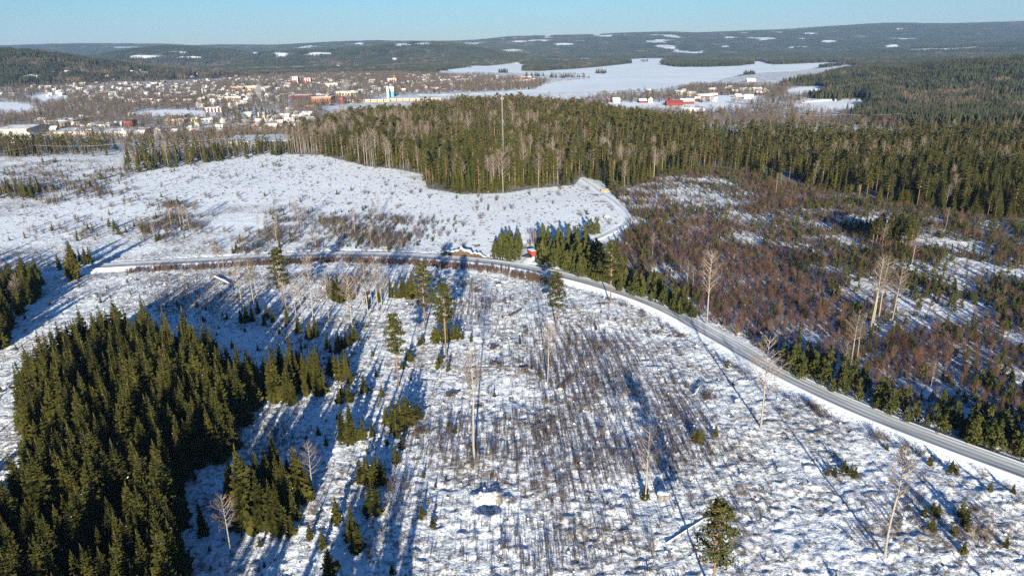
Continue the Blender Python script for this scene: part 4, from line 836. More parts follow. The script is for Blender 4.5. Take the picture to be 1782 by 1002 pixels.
for nm, lab, size, y0, y1, cell, cnt in (('near_valley_forest', 'dark woods on the slopes around lake and town', 30.0, 640, 4600, 27.0, 26), ('hill_forest', 'blue hazed forest covering the far hills', 80.0, 4600, 11600, 72.0, 64)):
    PT = [patch(500 + k, size, cnt, b_) for k, b_ in enumerate((0.0, 0.05, 0.1, 0.0, 0.35, 0.75, 0.95))]
    x, y = grid_pts(-0.86 * y1 - 80, 0.86 * y1 + 80, y0, y1, cell, g, 0.4); k = np.abs(x) < 0.86 * y + 80; x, y = x[k], y[k]
    z = Hbase(x, y); px, py, zc = project(x, y, z); k = far_forest(x, y, px, py) & ~mid_forest(x, y, px, py) & (px > -120) & (px < 1900)
    edge = np.zeros(len(x), bool)
    for dx_, dy_ in ((.35, 0), (-.35, 0), (0, .35), (0, -.35)): edge |= pip(x + dx_ * size, y + dy_ * size, LAKE) | pip(x + dx_ * size, y + dy_ * size, POND)
    k &= ~edge; op = far_open(px, py + 1.5); k &= ~op
    th = fbm(x / 260, y / 260, 131, 3); k &= (g.random(len(x)) < np.where(y < 4600, np.where(px < 900, 0.72, 0.93), 0.96)); x, y, z, px, py, th = x[k], y[k], z[k], px[k], py[k], th[k]; n = len(x)
    u = g.random(n); bare = sst(0.45, 0.62, th) * np.where(y < 4600, np.where(px < 700, 0.95, 0.6), 0.25)
    hillR = (x > 500) & (y < 2600); bare = np.where(hillR, bare * 0.7, bare)
    ix = np.where(u < bare * 0.6, g.integers(5, 7, n), np.where(u < bare, 4, g.integers(0, 4, n)))
    dx, dy = normals(x, y, size * 0.5); rz = g.uniform(0, 6.28, n)
    # lean each clump so that its floor follows the slope (rotation about Z first, then tilt)
    rot = []
    for a_, b_, c_ in zip(dx, dy, rz):
        q = Vector((-a_, -b_, 1)).to_track_quat('Z', 'Y') if abs(a_) + abs(b_) > 0.03 else None
        rot.append((0, 0, c_) if q is None else tuple((q.to_matrix() @ Matrix.Rotation(c_, 3, 'Z')).to_euler()))
    s = g.uniform(0.85, 1.15, n)
    mass(nm, lab, 'forest', PT, np.stack([x, y, z - 0.5], 1), np.array(rot), np.stack([s, s, s * g.uniform(.85, 1.15, n)], 1), ix); print('PATCH', nm, n)

#@@TOWN@@
# ------------------------------------------------------------------ town, village, works
WALLS = {'white': (0.38, 0.36, 0.33), 'cream': (0.44, 0.37, 0.25), 'yellow': (0.38, 0.29, 0.15), 'red': (0.16, 0.036, 0.030), 'grey': (0.34, 0.33, 0.31), 'brown': (0.17, 0.10, 0.065), 'beige': (0.40, 0.32, 0.25)}
for k, c in WALLS.items(): M['wall_' + k] = plain('painted_wall_' + k, c, 0.08, 0.4)
M['brick'] = plain('orange_brick', (0.30, 0.125, 0.07), 0.15, 0.5); M['glass'] = plain('window_glass', (0.04, 0.05, 0.065), 0.1, 1, 0.2); M['darkmetal'] = plain('dark_sheet_metal', (0.06, 0.065, 0.075), 0.1, 0.5)
M['teal'] = plain('teal_paint', (0.10, 0.42, 0.42), 0.06, 0.5); M['white'] = plain('white_paint', (0.78, 0.78, 0.77), 0.04, 0.5); M['redpaint'] = plain('red_paint', (0.28, 0.045, 0.035), 0.06, 1, 0.5); M['orange'] = plain('orange_paint', (0.40, 0.14, 0.05), 0.06, 1, 0.5)
M['lumber'] = plain('sawn_lumber', (0.42, 0.27, 0.15), 0.25, 0.8); M['rubber'] = plain('tyre_rubber', (0.02, 0.02, 0.02), 0.1, 1); M['carpaint'] = plain('dark_blue_car_paint', (0.015, 0.02, 0.035), 0.1, 1, 0.3)
M['bluegrey'] = plain('blue_grey_roof_sheet', (0.30, 0.35, 0.42), 0.06, 0.3); M['redroof'] = plain('red_roof_sheet', (0.17, 0.035, 0.03), 0.08, 0.4)
HOUSE = {}
def house_meshes(w, d, hw, hr):
    key = (w, d, hw, hr)
    if key in HOUSE: return HOUSE[key]
    G = Geo(); a, b_ = w / 2, d / 2
    V = [(-a, -b_, -1.5), (a, -b_, -1.5), (a, b_, -1.5), (-a, b_, -1.5), (-a, -b_, hw), (a, -b_, hw), (a, b_, hw), (-a, b_, hw), (-a, 0, hw + hr), (a, 0, hw + hr)]
    G.add(V, [(0, 1, 5, 4), (1, 2, 6, 5, 9)[0:5], (2, 3, 7, 6), (3, 0, 4, 8, 7)])
    R = Geo(); o = 0.5; t = 0.4; e = hr / b_ * o
    for s in (-1, 1):
        y0 = s * (b_ + o); z0 = hw - e
        V = [(-a - o, y0, z0 + 0.05), (a + o, y0, z0 + 0.05), (a + o, 0, hw + hr + 0.05), (-a - o, 0, hw + hr + 0.05)]; V += [(x_, y_, z_ + t) for x_, y_, z_ in V]
        Fc = [(0, 1, 2, 3), (4, 7, 6, 5), (0, 4, 5, 1), (1, 5, 6, 2), (3, 2, 6, 7), (0, 3, 7, 4)]; R.add(V, Fc if s < 0 else [f[::-1] for f in Fc])
    Cm = Geo(); box(Cm, (a * 0.35, 0, hw + hr + 0.5), (0.9, 0.9, 1.8))
    W_ = Geo()
    for k in range(3): box(W_, (-a * 0.6 + a * 0.6 * k, -b_ - 0.02, hw * 0.55), (1.4, 0.12, 1.5))
    Wg = Geo(); 
    for s in (-1, 1): box(Wg, (s * (a + 0.02), 0, hw * 0.6), (0.12, 1.4, 1.5))
    HOUSE[key] = (G, R.mesh('roof', ['roofsnow']), Cm.mesh('chimney', ['brick']), W_, Wg, {}); return HOUSE[key]
def wall_mesh(hm, col):
    if col not in hm[5]: hm[5][col] = hm[0].mesh('wall', ['wall_' + col])
    return hm[5][col]
def house(x, y, col, dims, rz, label, group, windows=False, roofm=None):
    hm = house_meshes(*dims); z = float(H([x], [y])[0]); e = empty('house', (x, y, z), rz); tag(e, label, 'house', group)
    obj('wall', wall_mesh(hm, col), e); r = obj('roof', hm[1], e)
    if roofm:
        r.data = hm[1].copy(); r.data.materials.clear(); r.data.materials.append(M[roofm])
    if windows:
        obj('chimney', hm[2], r)
        w, d, hw, hr = dims
        for k in range(3):
            G = Geo(); box(G, (-w * 0.3 + w * 0.3 * k, -d / 2 - 0.03, hw * 0.55), (1.3, 0.14, 1.4)); obj('window', G.mesh('window', ['glass']), e)
    return e
g = np.random.default_rng(21)
DISTRICT = [([(60,152),(200,145),(300,150),(335,166),(325,180),(250,181),(180,178),(90,163)], 66, 'left part of town'),
            ([(300,149),(420,137),(560,131),(660,131),(660,163),(585,160),(500,158),(400,163),(330,168)], 108, 'middle of town'),
            ([(660,131),(770,132),(800,146),(765,160),(690,162),(660,160)], 38, 'town end by the lake arm'),
            ([(310,172),(440,168),(495,178),(470,188),(350,190)], 20, 'by the factory works'),
            ([(458,208),(540,198),(552,206),(540,224),(470,228)], 12, 'in the villa group'),
            ([(1180,160),(1330,152),(1345,170),(1320,176),(1200,182)], 14, 'in the lakeside village'), ([(380,125),(480,119),(600,116),(600,121),(480,126)], 10, 'beyond the far side of town')]
taken = []
for poly, cnt, where in DISTRICT:
    P = np.array(poly); made = 0; tries = 0
    while made < cnt and tries < cnt * 40:
        tries += 1; qx = g.uniform(P[:, 0].min(), P[:, 0].max()); qy = g.uniform(P[:, 1].min(), P[:, 1].max())
        if not pip(np.array([qx]), np.array([qy]), poly)[0]: continue
        x, y = (float(v[0]) for v in ground([qx], [qy]))
        if any((x - a) ** 2 + ((y - b_) * 0.7) ** 2 < 17 ** 2 for a, b_ in taken): continue
        taken.append((x, y)); made += 1
        col = g.choice(list(WALLS), p=(.34, .16, .12, .14, .10, .06, .08)); dims = ((12, 9, 4.2, 3.4), (14, 9.5, 3.4, 3.0), (10, 8, 5.4, 3.2), (17, 10, 5.0, 3.2))[g.integers(0, 4)]
        rz = math.radians(g.choice([0, 12, 80, 95, -18]) + g.normal(0, 4))
        pxh, pyh, zch = project(np.array([x]), np.array([y]), np.array([-18.0])); side = 'gable to the camera' if abs(math.sin(rz)) > 0.7 else 'long side to the camera'
        house(x, y, col, dims, rz, f'{col} house, snowy roof, {side}, {where}', 'houses of the town' if qx < 900 else 'houses of the village', zch[0] < 1500)
hp = []
for k, (col, dims) in enumerate((('grey', (12, 9, 4.2, 3.4)), ('brown', (14, 9.5, 3.4, 3.0)), ('white', (10, 8, 5.4, 3.2)), ('cream', (12, 9, 4.2, 3.4)), ('red', (10, 8, 4.4, 3.2)))):
    hm = house_meshes(*dims); G = Geo(); G.v = list(hm[0].v); G.f = list(hm[0].f); G.m = [0] * len(G.f); G.n = len(G.v); n0 = G.n
    G.v.extend([tuple(v.co) for v in hm[1].vertices]); G.f.extend([tuple(i + n0 for i in p_.vertices) for p_ in hm[1].polygons]); G.m.extend([1] * len(hm[1].polygons)); hp.append(hidden('far_house', G.mesh('far_house', ['wall_' + col, 'roofsnow'])))
fx = []; 
for poly, cnt in (([(-20,168),(60,150),(200,140),(300,138),(420,131),(560,126),(700,126),(790,131),(930,136),(940,146),(780,158),(660,166),(500,176),(340,186),(230,183),(90,172)], 210), ([(40,238),(60,205),(200,200),(280,205),(400,200),(540,192),(550,230),(400,240),(250,240)], 60), ([(20,136),(150,122),(300,122),(480,117),(640,112),(640,122),(400,130),(200,136)], 60)):
    P = np.array(poly); qx = g.uniform(P[:, 0].min(), P[:, 0].max(), cnt * 4); qy = g.uniform(P[:, 1].min(), P[:, 1].max(), cnt * 4); k = pip(qx, qy, poly); qx, qy = qx[k][:cnt], qy[k][:cnt]; X_, Y_ = ground(qx, qy)
    for a, b_ in zip(X_, Y_):
        if all((a - c_) ** 2 + ((b_ - d_) * 0.7) ** 2 > 15 ** 2 for c_, d_ in taken): taken.append((a, b_)); fx.append((a, b_))
fx = np.array(fx); n = len(fx); sc_ = g.uniform(0.7, 1.05, n)
mass('far_houses', 'many more small snow roofed houses spread through the town', 'houses', hp, np.stack([fx[:, 0], fx[:, 1], H(fx[:, 0], fx[:, 1])], 1), np.stack([np.zeros(n), np.zeros(n), g.choice([0, 0.2, 1.4, 1.65, -0.3], n) + g.normal(0, .07, n)], 1), np.stack([sc_, sc_, sc_], 1), g.integers(0, 5, n)); print('FARHOUSES', n)
# single houses one can tell apart
for (qx, qy, col, dims, rz, lab, rf) in [
    (1056,178,'red',(10,8,5,3.4),85,'small red house at the left end of the village field',None),(1072,179,'white',(13,9,5.5,3.6),10,'white house with red gable beside the village field',None),(1118,179,'red',(14,9,4,3),5,'low red house above the village field',None),(1132,179,'beige',(10,9,6,4),80,'beige gabled house above the village field',None),
    (1173,184,'red',(30,11,5,4),4,'long dark red barn on the village field','redroof'),(1166,183,'red',(13,9,7,5),85,'tall red cross wing of the long barn','redroof'),(1195,181,'red',(24,12,5,4),3,'red barn with snowy roof right of the long barn',None),(1128,163,'beige',(11,9,5,4),20,'orange tinted house among bare trees above the field',None),
    (1186,165,'white',(30,14,5,4),8,'broad white building among the village trees',None),(1226,170,'brown',(34,14,4,3),2,'low dark red building at the village edge',None),(1197,198,'yellow',(14,9,5,4),4,'yellow house just behind the dark forest edge',None),(1216,199,'red',(16,9,5,4),-4,'red house just behind the dark forest edge',None),
    (1306,143,'white',(24,12,5,4),6,'large white villa above the lake shore trees',None),(1297,160,'grey',(26,11,5,3),0,'grey house with wide snowy roof by the village field',None),(1317,160,'beige',(20,11,5,4),8,'beige house beside the wide grey one',None),(1326,165,'red',(26,10,4,3.5),4,'red outbuilding by the bright village field',None),(1421,165,'cream',(26,11,6,3.4),2,'cream house beside the small frozen pond',None),
    (448,224,'red',(11,8,4,3.4),85,'small red cottage before the villa group',None),(471,222,'yellow',(13,9,5,4),70,'yellow house with snowy gable in the villa group',None),(520,222,'red',(11,9,5.5,4),88,'red and white gabled house at the edge of the wood',None),(505,216,'white',(14,10,5,4),10,'white house in the villa group',None),(496,208,'white',(16,9,5,4),5,'white house behind the villa group',None),(535,206,'yellow',(9,8,6,3.6),80,'narrow yellow house behind the villa group',None),
    (436,171,'yellow',(18,11,8,4),85,'yellow gabled house left of the steam plume',None),(467,172,'white',(15,10,7,5),80,'white gabled house right of the steam plume',None),(398,171,'white',(14,10,7,6),85,'white chapel like house with steep roof',None)]:
    x, y = (float(v[0]) for v in ground([qx], [qy])); house(x, y, col, dims, math.radians(rz), lab, None, True, rf)

def hall(name, cat, label, x0, x1, base, depth, hgt, wallm, roofm='roofsnow', rz=0.0, windows=0, gable=0.0, stripes=None, group=None):
    """a large building whose front runs from pixel x0 to x1 along the row 'base'"""
    qx, qy = ground([(x0 + x1) / 2], [base]); X, Y = float(qx[0]), float(qy[0]); z = float(H([X], [Y])[0]); zc = project(np.array([X]), np.array([Y]), np.array([z]))[2][0]; w = (x1 - x0) * zc / F
    e = empty(name, (X, Y, z), math.radians(rz)); tag(e, label, cat, group)
    G = Geo(); box(G, (0, depth / 2, hgt / 2 - 1), (w, depth, hgt + 2)); obj('wall', G.mesh('wall', [wallm]), e)
    R = Geo()
    if gable:
        a = w / 2 + 0.5; V = [(-a, -0.6, hgt + 0.05), (a, -0.6, hgt + 0.05), (a, depth / 2, hgt + gable), (-a, depth / 2, hgt + gable), (-a, depth + 0.6, hgt + 0.05), (a, depth + 0.6, hgt + 0.05)]; V += [(p[0], p[1], p[2] + 0.4) for p in V]
        R.add(V, [(6, 7, 8, 9), (9, 8, 11, 10), (0, 6, 9, 3), (3, 9, 10, 4), (1, 2, 8, 7), (2, 5, 11, 8), (0, 1, 7, 6), (4, 10, 11, 5), (0, 3, 2, 1), (3, 4, 5, 2)])
        Gg = Geo(); Gg.add([(-w / 2, 0, hgt), (-w / 2, depth, hgt), (-w / 2, depth / 2, hgt + gable), (w / 2, 0, hgt), (w / 2, depth, hgt), (w / 2, depth / 2, hgt + gable)], [(0, 2, 1), (3, 4, 5)]); obj('gable', Gg.mesh('gable', [wallm]), e)
    else:
        box(R, (0, depth / 2, hgt + 0.25), (w + 0.8, depth + 0.8, 0.45)); box(R, (w * 0.2, depth * 0.5, hgt + 0.9), (w * 0.12 + 1, depth * 0.3, 0.9))
    obj('roof', R.mesh('roof', [roofm]), e)
    for k in range(windows):
        G = Geo(); box(G, (-w / 2 + w * (k + 0.5) / windows, -0.03, hgt * 0.6), (w / windows * 0.55, 0.14, hgt * 0.26)); obj('window', G.mesh('window', ['glass']), e)
    for k in range(stripes or 0):
        G = Geo(); box(G, (-w / 2 + w * (k + 0.75) / stripes, -0.35, hgt * 0.5), (w / stripes * 0.34, 0.7, hgt * 0.92)); obj('balcony_stack', G.mesh('balcony_stack', ['white']), e)
    return e
hall('warehouse', 'warehouse', 'long low warehouse with beige wall and white roof at left', 84, 163, 236, 60, 4.5, 'wall_beige', windows=0)
hall('warehouse', 'warehouse', 'warehouse with grey end and broad white roof beside the beige one', 166, 246, 236, 60, 4.5, 'wall_grey', windows=0, gable=2.2)
hall('warehouse', 'warehouse', 'pinkish hall behind the two long warehouses', 140, 192, 224, 50, 5, 'wall_beige', windows=6)
hall('warehouse', 'warehouse', 'white hall beside the brown trees at left', 78, 128, 217, 50, 6, 'wall_white', windows=6)
hall('warehouse', 'warehouse', 'dark warehouse at the left edge with snowy gable roof', -4, 48, 236, 60, 8, 'wall_grey', gable=3)
hall('workshop', 'workshop', 'small red hall behind the white one', 137, 155, 211, 18, 6, 'redpaint', windows=2)
hall('workshop', 'workshop', 'red box shaped workshop with dark roof', 217, 231, 222, 16, 9, 'redpaint', 'darkmetal', windows=2)
hall('workshop', 'workshop', 'low yellow walled shed left of the yard', 287, 320, 216, 22, 6, 'wall_yellow', windows=4)
hall('workshop', 'workshop', 'low yellow walled shed right of the yard', 322, 346, 213, 22, 6, 'wall_cream', windows=4)
hall('workshop', 'workshop', 'white shed at the end of the yard', 350, 371, 214, 20, 6, 'wall_white', windows=3)
hall('workshop', 'workshop', 'flat dark shed above the yellow ones', 284, 322, 206, 20, 5, 'darkmetal')
hall('school', 'school', 'long red and white building above the snowy slope', 356, 386, 196, 26, 8, 'wall_red', windows=6, stripes=5)
hall('school', 'school', 'beige three storey block above the red one', 392, 420, 178, 22, 11, 'wall_beige', windows=7)
hall('warehouse', 'warehouse', 'wide warehouse with blue grey roof behind the tree line', 398, 452, 258, 46, 6, 'wall_grey', 'bluegrey', gable=3)
hall('warehouse', 'warehouse', 'second wide warehouse with blue grey roof, right of its twin', 454, 508, 257, 46, 6, 'darkmetal', 'bluegrey', gable=3)
hall('warehouse', 'warehouse', 'white roofed hall at the far left behind the pines', 8, 60, 250, 30, 6, 'wall_white', windows=5)
hall('factory', 'factory', 'long grey factory with red base and snowy roof', 504, 573, 173, 40, 9, 'wall_red', windows=12)
hall('factory', 'factory', 'orange brick factory block', 543, 577, 181, 34, 13, 'brick', windows=8)
hall('shed', 'shed', 'low shed with orange roof below the brick factory', 529, 552, 187, 18, 4, 'lumber', 'orange')
hall('factory', 'factory', 'cream factory hall behind the black chimneys', 586, 624, 170, 34, 13, 'wall_cream', windows=8)
hall('boiler_house', 'boiler house', 'small red boiler house under the black chimneys', 590, 598, 181, 12, 12, 'redpaint', 'darkmetal', windows=2)
hall('apartment_block', 'apartment block', 'tall red apartment block with white balconies, left one', 508, 519, 146, 18, 22, 'redpaint', stripes=3)
hall('apartment_block', 'apartment block', 'red apartment block with white balconies, right one', 529, 541, 146, 18, 17, 'redpaint', stripes=3)
hall('apartment_block', 'apartment block', 'low red apartment block left of the tall one', 496, 506, 146, 16, 9, 'redpaint', stripes=2)
hall('apartment_block', 'apartment block', 'orange and white apartment block beyond the silos', 674, 690, 145, 18, 14, 'orange', stripes=4)
hall('apartment_block', 'apartment block', 'long beige apartment block in the town centre', 402, 424, 160, 20, 12, 'brick', windows=8)
hall('apartment_block', 'apartment block', 'pale yellow apartment block right of the brick coloured one', 426, 448, 159, 20, 13, 'wall_cream', windows=8)
hall('apartment_block', 'apartment block', 'pink long block behind the factory', 452, 474, 156, 18, 8, 'wall_beige', windows=7)
hall('apartment_block', 'apartment block', 'cream block above the cream factory', 566, 588, 153, 18, 12, 'wall_cream', windows=6, stripes=3)
for k, (a, b_, r_, dp, hh_, col) in enumerate([(895,919,138,20,7,'redpaint'),(897,924,144,28,7,'wall_white'),(922,932,143,18,9,'redpaint'),(782,806,138,26,8,'redpaint'),(795,822,142,22,7,'wall_white'),(840,868,141,16,5,'wall_white')]):
    hall('boathouse', 'hall', ('red hall at the tip of the lake peninsula', 'white hall beside the red one on the lake peninsula', 'red gabled hall at the end of the lake peninsula', 'red hall at the root of the lake peninsula', 'white hall at the root of the lake peninsula', 'low white hall midway along the lake peninsula')[k], a, b_, r_, dp, hh_, col, windows=4)
# silos, chimneys, lumber
def tower(name, cat, label, px_, base, top, wpx, bands, parts_top=None):
    p = at(px_, base); zc = project(*(np.array([v]) for v in p))[2][0]; h = height_from(p, px_, top); r = wpx * zc / F / 2; e = empty(name, p); tag(e, label, cat); z0 = -1.0
    for f1, mname, pn in bands:
        G = Geo(); tube(G, [(0, 0, z0), (0, 0, h * f1)], [r, r], 14); obj(pn, G.mesh(pn, [mname]), e); z0 = h * f1
    G = Geo(); tube(G, [(0, 0, h), (0, 0, h * 1.05)], [r * 1.02, r * 0.35], 14); obj('cap', G.mesh('cap', ['snow' if r > 2 else 'darkmetal']), e)
    return e
tower('silo', 'silo', 'slim white silo beside the teal banded one', 675.5, 171, 151, 3.4, [(1.0, 'white', 'shell')]); tower('silo', 'silo', 'thick silo, teal below and white above', 682.5, 169, 151, 7.5, [(0.55, 'teal', 'teal_band'), (1.0, 'white', 'white_band')])
tower('chimney_stack', 'chimney', 'black chimney at the works, left of the pair', 593, 178, 161, 2.0, [(1.0, 'darkmetal', 'shaft')]); tower('chimney_stack', 'chimney', 'black chimney at the works, right of the pair', 597.5, 178, 163, 1.8, [(1.0, 'darkmetal', 'shaft')]); tower('chimney_stack', 'chimney', 'thin chimney under the larger steam plume', 451, 181, 172, 2.2, [(1.0, 'darkmetal', 'shaft')])
for k in range(15):
    px_ = 606 + k * 11.2; base = 178.5 - 0.12 * k - (0 if k < 7 else 1.2); e = None
    p = at(px_, base); zc = project(*(np.array([v]) for v in p))[2][0]; w = 10.0 * zc / F; e = empty('lumber_stack', p); tag(e, 'stack of tan sawn lumber under snow in the row at the sawmill yard', 'lumber stack', 'lumber stacks of the sawmill yard')
    for j in range(3):
        G = Geo(); box(G, (-w / 3 + j * w / 3, 5, 1.9 + 0.25 * ((k + j) % 2)), (w / 3 * 0.9, 9, 5.4)); q = obj('bundle', G.mesh('bundle', ['lumber']), e); S = Geo(); box(S, (-w / 3 + j * w / 3, 5, 4.83 + 0.25 * ((k + j) % 2)), (w / 3 * 0.92, 9.2, 0.45)); obj('snow_cap', S.mesh('snow_cap', ['snow']), q)
# snow fields of the village are smooth sheets lying on the valley floor
# steam plumes
def plume(px_, base, top, w0, w1, lean, dens):
    p = at(px_, base); zc = project(*(np.array([v]) for v in p))[2][0]; h = height_from(p, px_, top); G = Geo(); r_ = np.random.default_rng(int(px_)); pts = []; rad = []
    for k in range(11):
        t = k / 10; pts.append((lean * h * t + r_.normal(0, 0.03) * h, r_.normal(0, 0.02) * h, 14 + (h - 14) * t)); rad.append((w0 + (w1 - w0) * math.sin(t * 2.4)) * zc / F / 2 * r_.uniform(0.75, 1.25))
    tube(G, pts, rad, 10)
    m = bpy.data.materials.new('steam'); m.use_nodes = True; nt = m.node_tree; nt.nodes.clear(); v = N(nt, 'ShaderNodeVolumePrincipled'); v.inputs['Color'].default_value = (0.95, 0.95, 0.96, 1); v.inputs['Density'].default_value = dens; o_ = N(nt, 'ShaderNodeOutputMaterial'); nt.links.new(v.outputs[0], o_.inputs['Volume'])
    me = G.mesh('smoke', [m], True); md = obj('smoke', me); md.location = p; tag(md, kind='stuff'); return md
tag(plume(452, 181, 146, 5, 12, 0.05, 0.05), 'white steam plume rising before the pale town blocks', 'smoke')
tag(plume(595, 176, 139, 3, 16, 0.35, 0.018), 'thin steam drifting from the black chimneys', 'smoke')

# ------------------------------------------------------------------ lattice mast in the middle wood
p = at(876, 286); hm_ = height_from(p, 871.5, 163); e = empty('radio_mast', p); tag(e, 'tall thin steel lattice mast rising from the wood', 'mast')
R0 = 0.6; LG = [(R0 * math.cos(a), R0 * math.sin(a)) for a in (-1.57, 0.52, 2.62)]; topr = 0.55
for a, b_ in LG:
    G = Geo(); tube(G, [(a, b_, -0.5), (a * topr, b_ * topr, hm_)], [0.06, 0.05], 5); obj('leg', G.mesh('leg', ['metal']), e)
G = Geo(); nseg = 30
for k in range(nseg):
    z0, z1 = hm_ * k / nseg, hm_ * (k + 1) / nseg; f0, f1 = 1 + (topr - 1) * k / nseg, 1 + (topr - 1) * (k + 1) / nseg
    for i in range(3):
        j = (i + 1) % 3; A = (LG[i][0] * f0, LG[i][1] * f0, z0); B = (LG[j][0] * f1, LG[j][1] * f1, z1); C_ = (LG[j][0] * f0, LG[j][1] * f0, z0); tube(G, [A, B], [0.022, 0.022], 3, 0, True); tube(G, [A, C_], [0.02, 0.02], 3, 0, True)
obj('bracing', G.mesh('bracing', ['metal']), e)
for k, (z_, a) in enumerate(((0.93, 0.3), (0.93, 2.4), (0.93, 4.5), (0.62, 1.0))):
    G = Geo(); box(G, (math.cos(a) * 0.9, math.sin(a) * 0.9, hm_ * z_), (0.35, 0.25, 1.6), 0, a); obj('antenna', G.mesh('antenna', ['metal']), e)
G = Geo(); tube(G, [(0, 0, hm_ - 1), (0, 0, hm_ + 3)], [0.07, 0.03], 5); obj('rod', G.mesh('rod', ['metal']), e)

# ------------------------------------------------------------------ power lines
def pole(px_, py_, h, label):
    p = at(px_, py_); e = empty('power_pole', p); tag(e, label, 'power pole', 'power poles')
    G = Geo(); tube(G, [(0, 0, -1), (0, 0, h)], [0.2, 0.14], 6); obj('post', G.mesh('post', ['bark']), e); G = Geo(); box(G, (0, 0, h - 0.6), (3.2, 0.16, 0.2)); obj('crossarm', G.mesh('crossarm', ['bark']), e); return (p[0], p[1], p[2] + h - 0.5)
def wires(A, B, lab, sag=1.6):
    for s in (-1.4, 1.4):
        G = Geo(); P = [(A[0] + (B[0] - A[0]) * t + s, A[1] + (B[1] - A[1]) * t, A[2] + (B[2] - A[2]) * t - sag * 4 * t * (1 - t)) for t in np.linspace(0, 1, 13)]; tube(G, P, [0.035] * 13, 3, 0, True); tag(obj('overhead_wire', G.mesh('overhead_wire', ['metal'])), lab, 'wire', 'overhead wires')
Q = [pole(-60, 296, 13, 'power pole left of the frame edge by the pines'), pole(70, 279, 13, 'power pole before the pines at the left edge'), pole(215, 276, 13, 'power pole where the tree line begins'), pole(390, 266, 13, 'power pole before the warehouses in the tree line'), pole(560, 263, 13, 'power pole where the birches meet the middle wood')]
for a, b_ in zip(Q[:-1], Q[1:]): wires(a, b_, 'thin wire strung along the tree line before the town')
Q = [pole(1385, 221, 14, 'power pole left of the small frozen pond'), pole(1460, 220, 14, 'power pole below the small frozen pond'), pole(1560, 219, 14, 'power pole in the clearing right of the pond'), pole(1680, 222, 14, 'power pole in the wood at right')]
for a, b_ in zip(Q[:-1], Q[1:]): wires(a, b_, 'thin pale wire crossing the valley below the pond')

# ------------------------------------------------------------------ things by the junction
p = at(926, 446); e = empty('box_trailer', p, math.radians(24)); tag(e, 'bright red box trailer parked at the road junction', 'trailer')
G = Geo(); box(G, (0, 0, 1.75), (2.6, 3.8, 2.1)); obj('box', G.mesh('box', ['redpaint']), e); G = Geo(); box(G, (0, 0, 2.87), (2.5, 3.7, 0.12)); obj('snow_cap', G.mesh('snow_cap', ['snow']), e)
G = Geo(); box(G, (0, 0, 0.6), (2.2, 4.0, 0.18)); box(G, (0, -2.5, 0.6), (0.15, 1.2, 0.15)); obj('chassis', G.mesh('chassis', ['darkmetal']), e)
for sx_ in (-1.15, 1.15):
    G = Geo(); tube(G, [(sx_ - 0.12, 0.2, 0.4), (sx_ + 0.12, 0.2, 0.4)], [0.4, 0.4], 14); G.f.append(tuple(range(13, -1, -1))); G.m.append(0); obj('wheel', G.mesh('wheel', ['rubber']), e)
p = at(917, 449); e = empty('parked_car', p, math.radians(60)); tag(e, 'dark car parked beside the red trailer', 'car')
G = Geo(); prof = [(-2.2, 0.35), (2.2, 0.35), (2.25, 0.8), (1.1, 0.98), (0.45, 1.5), (-1.5, 1.52), (-2.15, 1.0)]; n = len(prof)
G.add([(s * 0.88 * (0.86 if z_ > 1.2 else 1), x_, z_) for s in (-1, 1) for x_, z_ in prof], [tuple(range(n)), tuple(range(2 * n - 1, n - 1, -1))] + [(k, n + k, n + (k + 1) % n, (k + 1) % n) for k in range(n)]); obj('body', G.mesh('body', ['carpaint']), e)
for s in (-1, 1):
    G = Geo(); box(G, (s * 0.80, -0.45, 1.22), (0.14, 1.7, 0.36)); obj('window', G.mesh('window', ['glass']), e)
    for y_ in (-1.35, 1.35): G = Geo(); tube(G, [(s * 0.75, y_, 0.33), (s * 0.95, y_, 0.33)], [0.33, 0.33], 14); G.f.append(tuple(range(13, -1, -1))); G.m.append(0); obj('wheel', G.mesh('wheel', ['rubber']), e)
G = Geo(); box(G, (0, 0.9, 1.27), (1.3, 0.5, 0.1)); obj('windscreen', G.mesh('windscreen', ['glass']), e)
p = at(921, 451.5); G = Geo(); tube(G, [(0, 0, -0.1), (0, 0, 0.08), (0, 0, 0.1), (0, 0, 0.45), (0, 0, 0.5), (0, 0, 0.9)], [0.34, 0.34, 0.3, 0.3, 0.33, 0.3], 12); o = obj('barrel', G.mesh('barrel', ['orange'])); o.location = p; tag(o, 'small orange barrel in front of the red trailer', 'barrel')

# ------------------------------------------------------------------ logs, brash piles, root pile, boulders
def log(qx0, qy0, qx1, qy1, r, label, lift=0.15, snowcap=False, cut=False, lift2=None):
    A = np.array(at(qx0, qy0)) + np.array([0, 0, r + lift]); B = np.array(at(qx1, qy1)) + np.array([0, 0, r + (lift if lift2 is None else lift2)]); e = empty('felled_log', A); tag(e, label, 'log')
    G = Geo(); d = B - A; tube(G, [(0, 0, 0), d * 0.5, d], [r, r * 0.85, r * 0.6], 8); obj('stem', G.mesh('stem', ['birchbark' if not cut else 'pinebark']), e)
    if snowcap: G = Geo(); u_ = np.array([0, 0, r * 0.75]); tube(G, [u_, d * 0.5 + u_ * 0.85, d + u_ * 0.6], [r * 0.85, r * 0.75, r * 0.5], 7); obj('snow_cap', G.mesh('snow_cap', ['snow'], True), e)
    if cut: G = Geo(); dn_ = d / np.linalg.norm(d); tube(G, [-dn_ * 0.08, dn_ * 0.04], [r * 1.02, r * 1.02], 10); G.f.append(tuple(range(9, -1, -1))); G.m.append(0); obj('cut_end', G.mesh('cut_end', ['timber']), e)
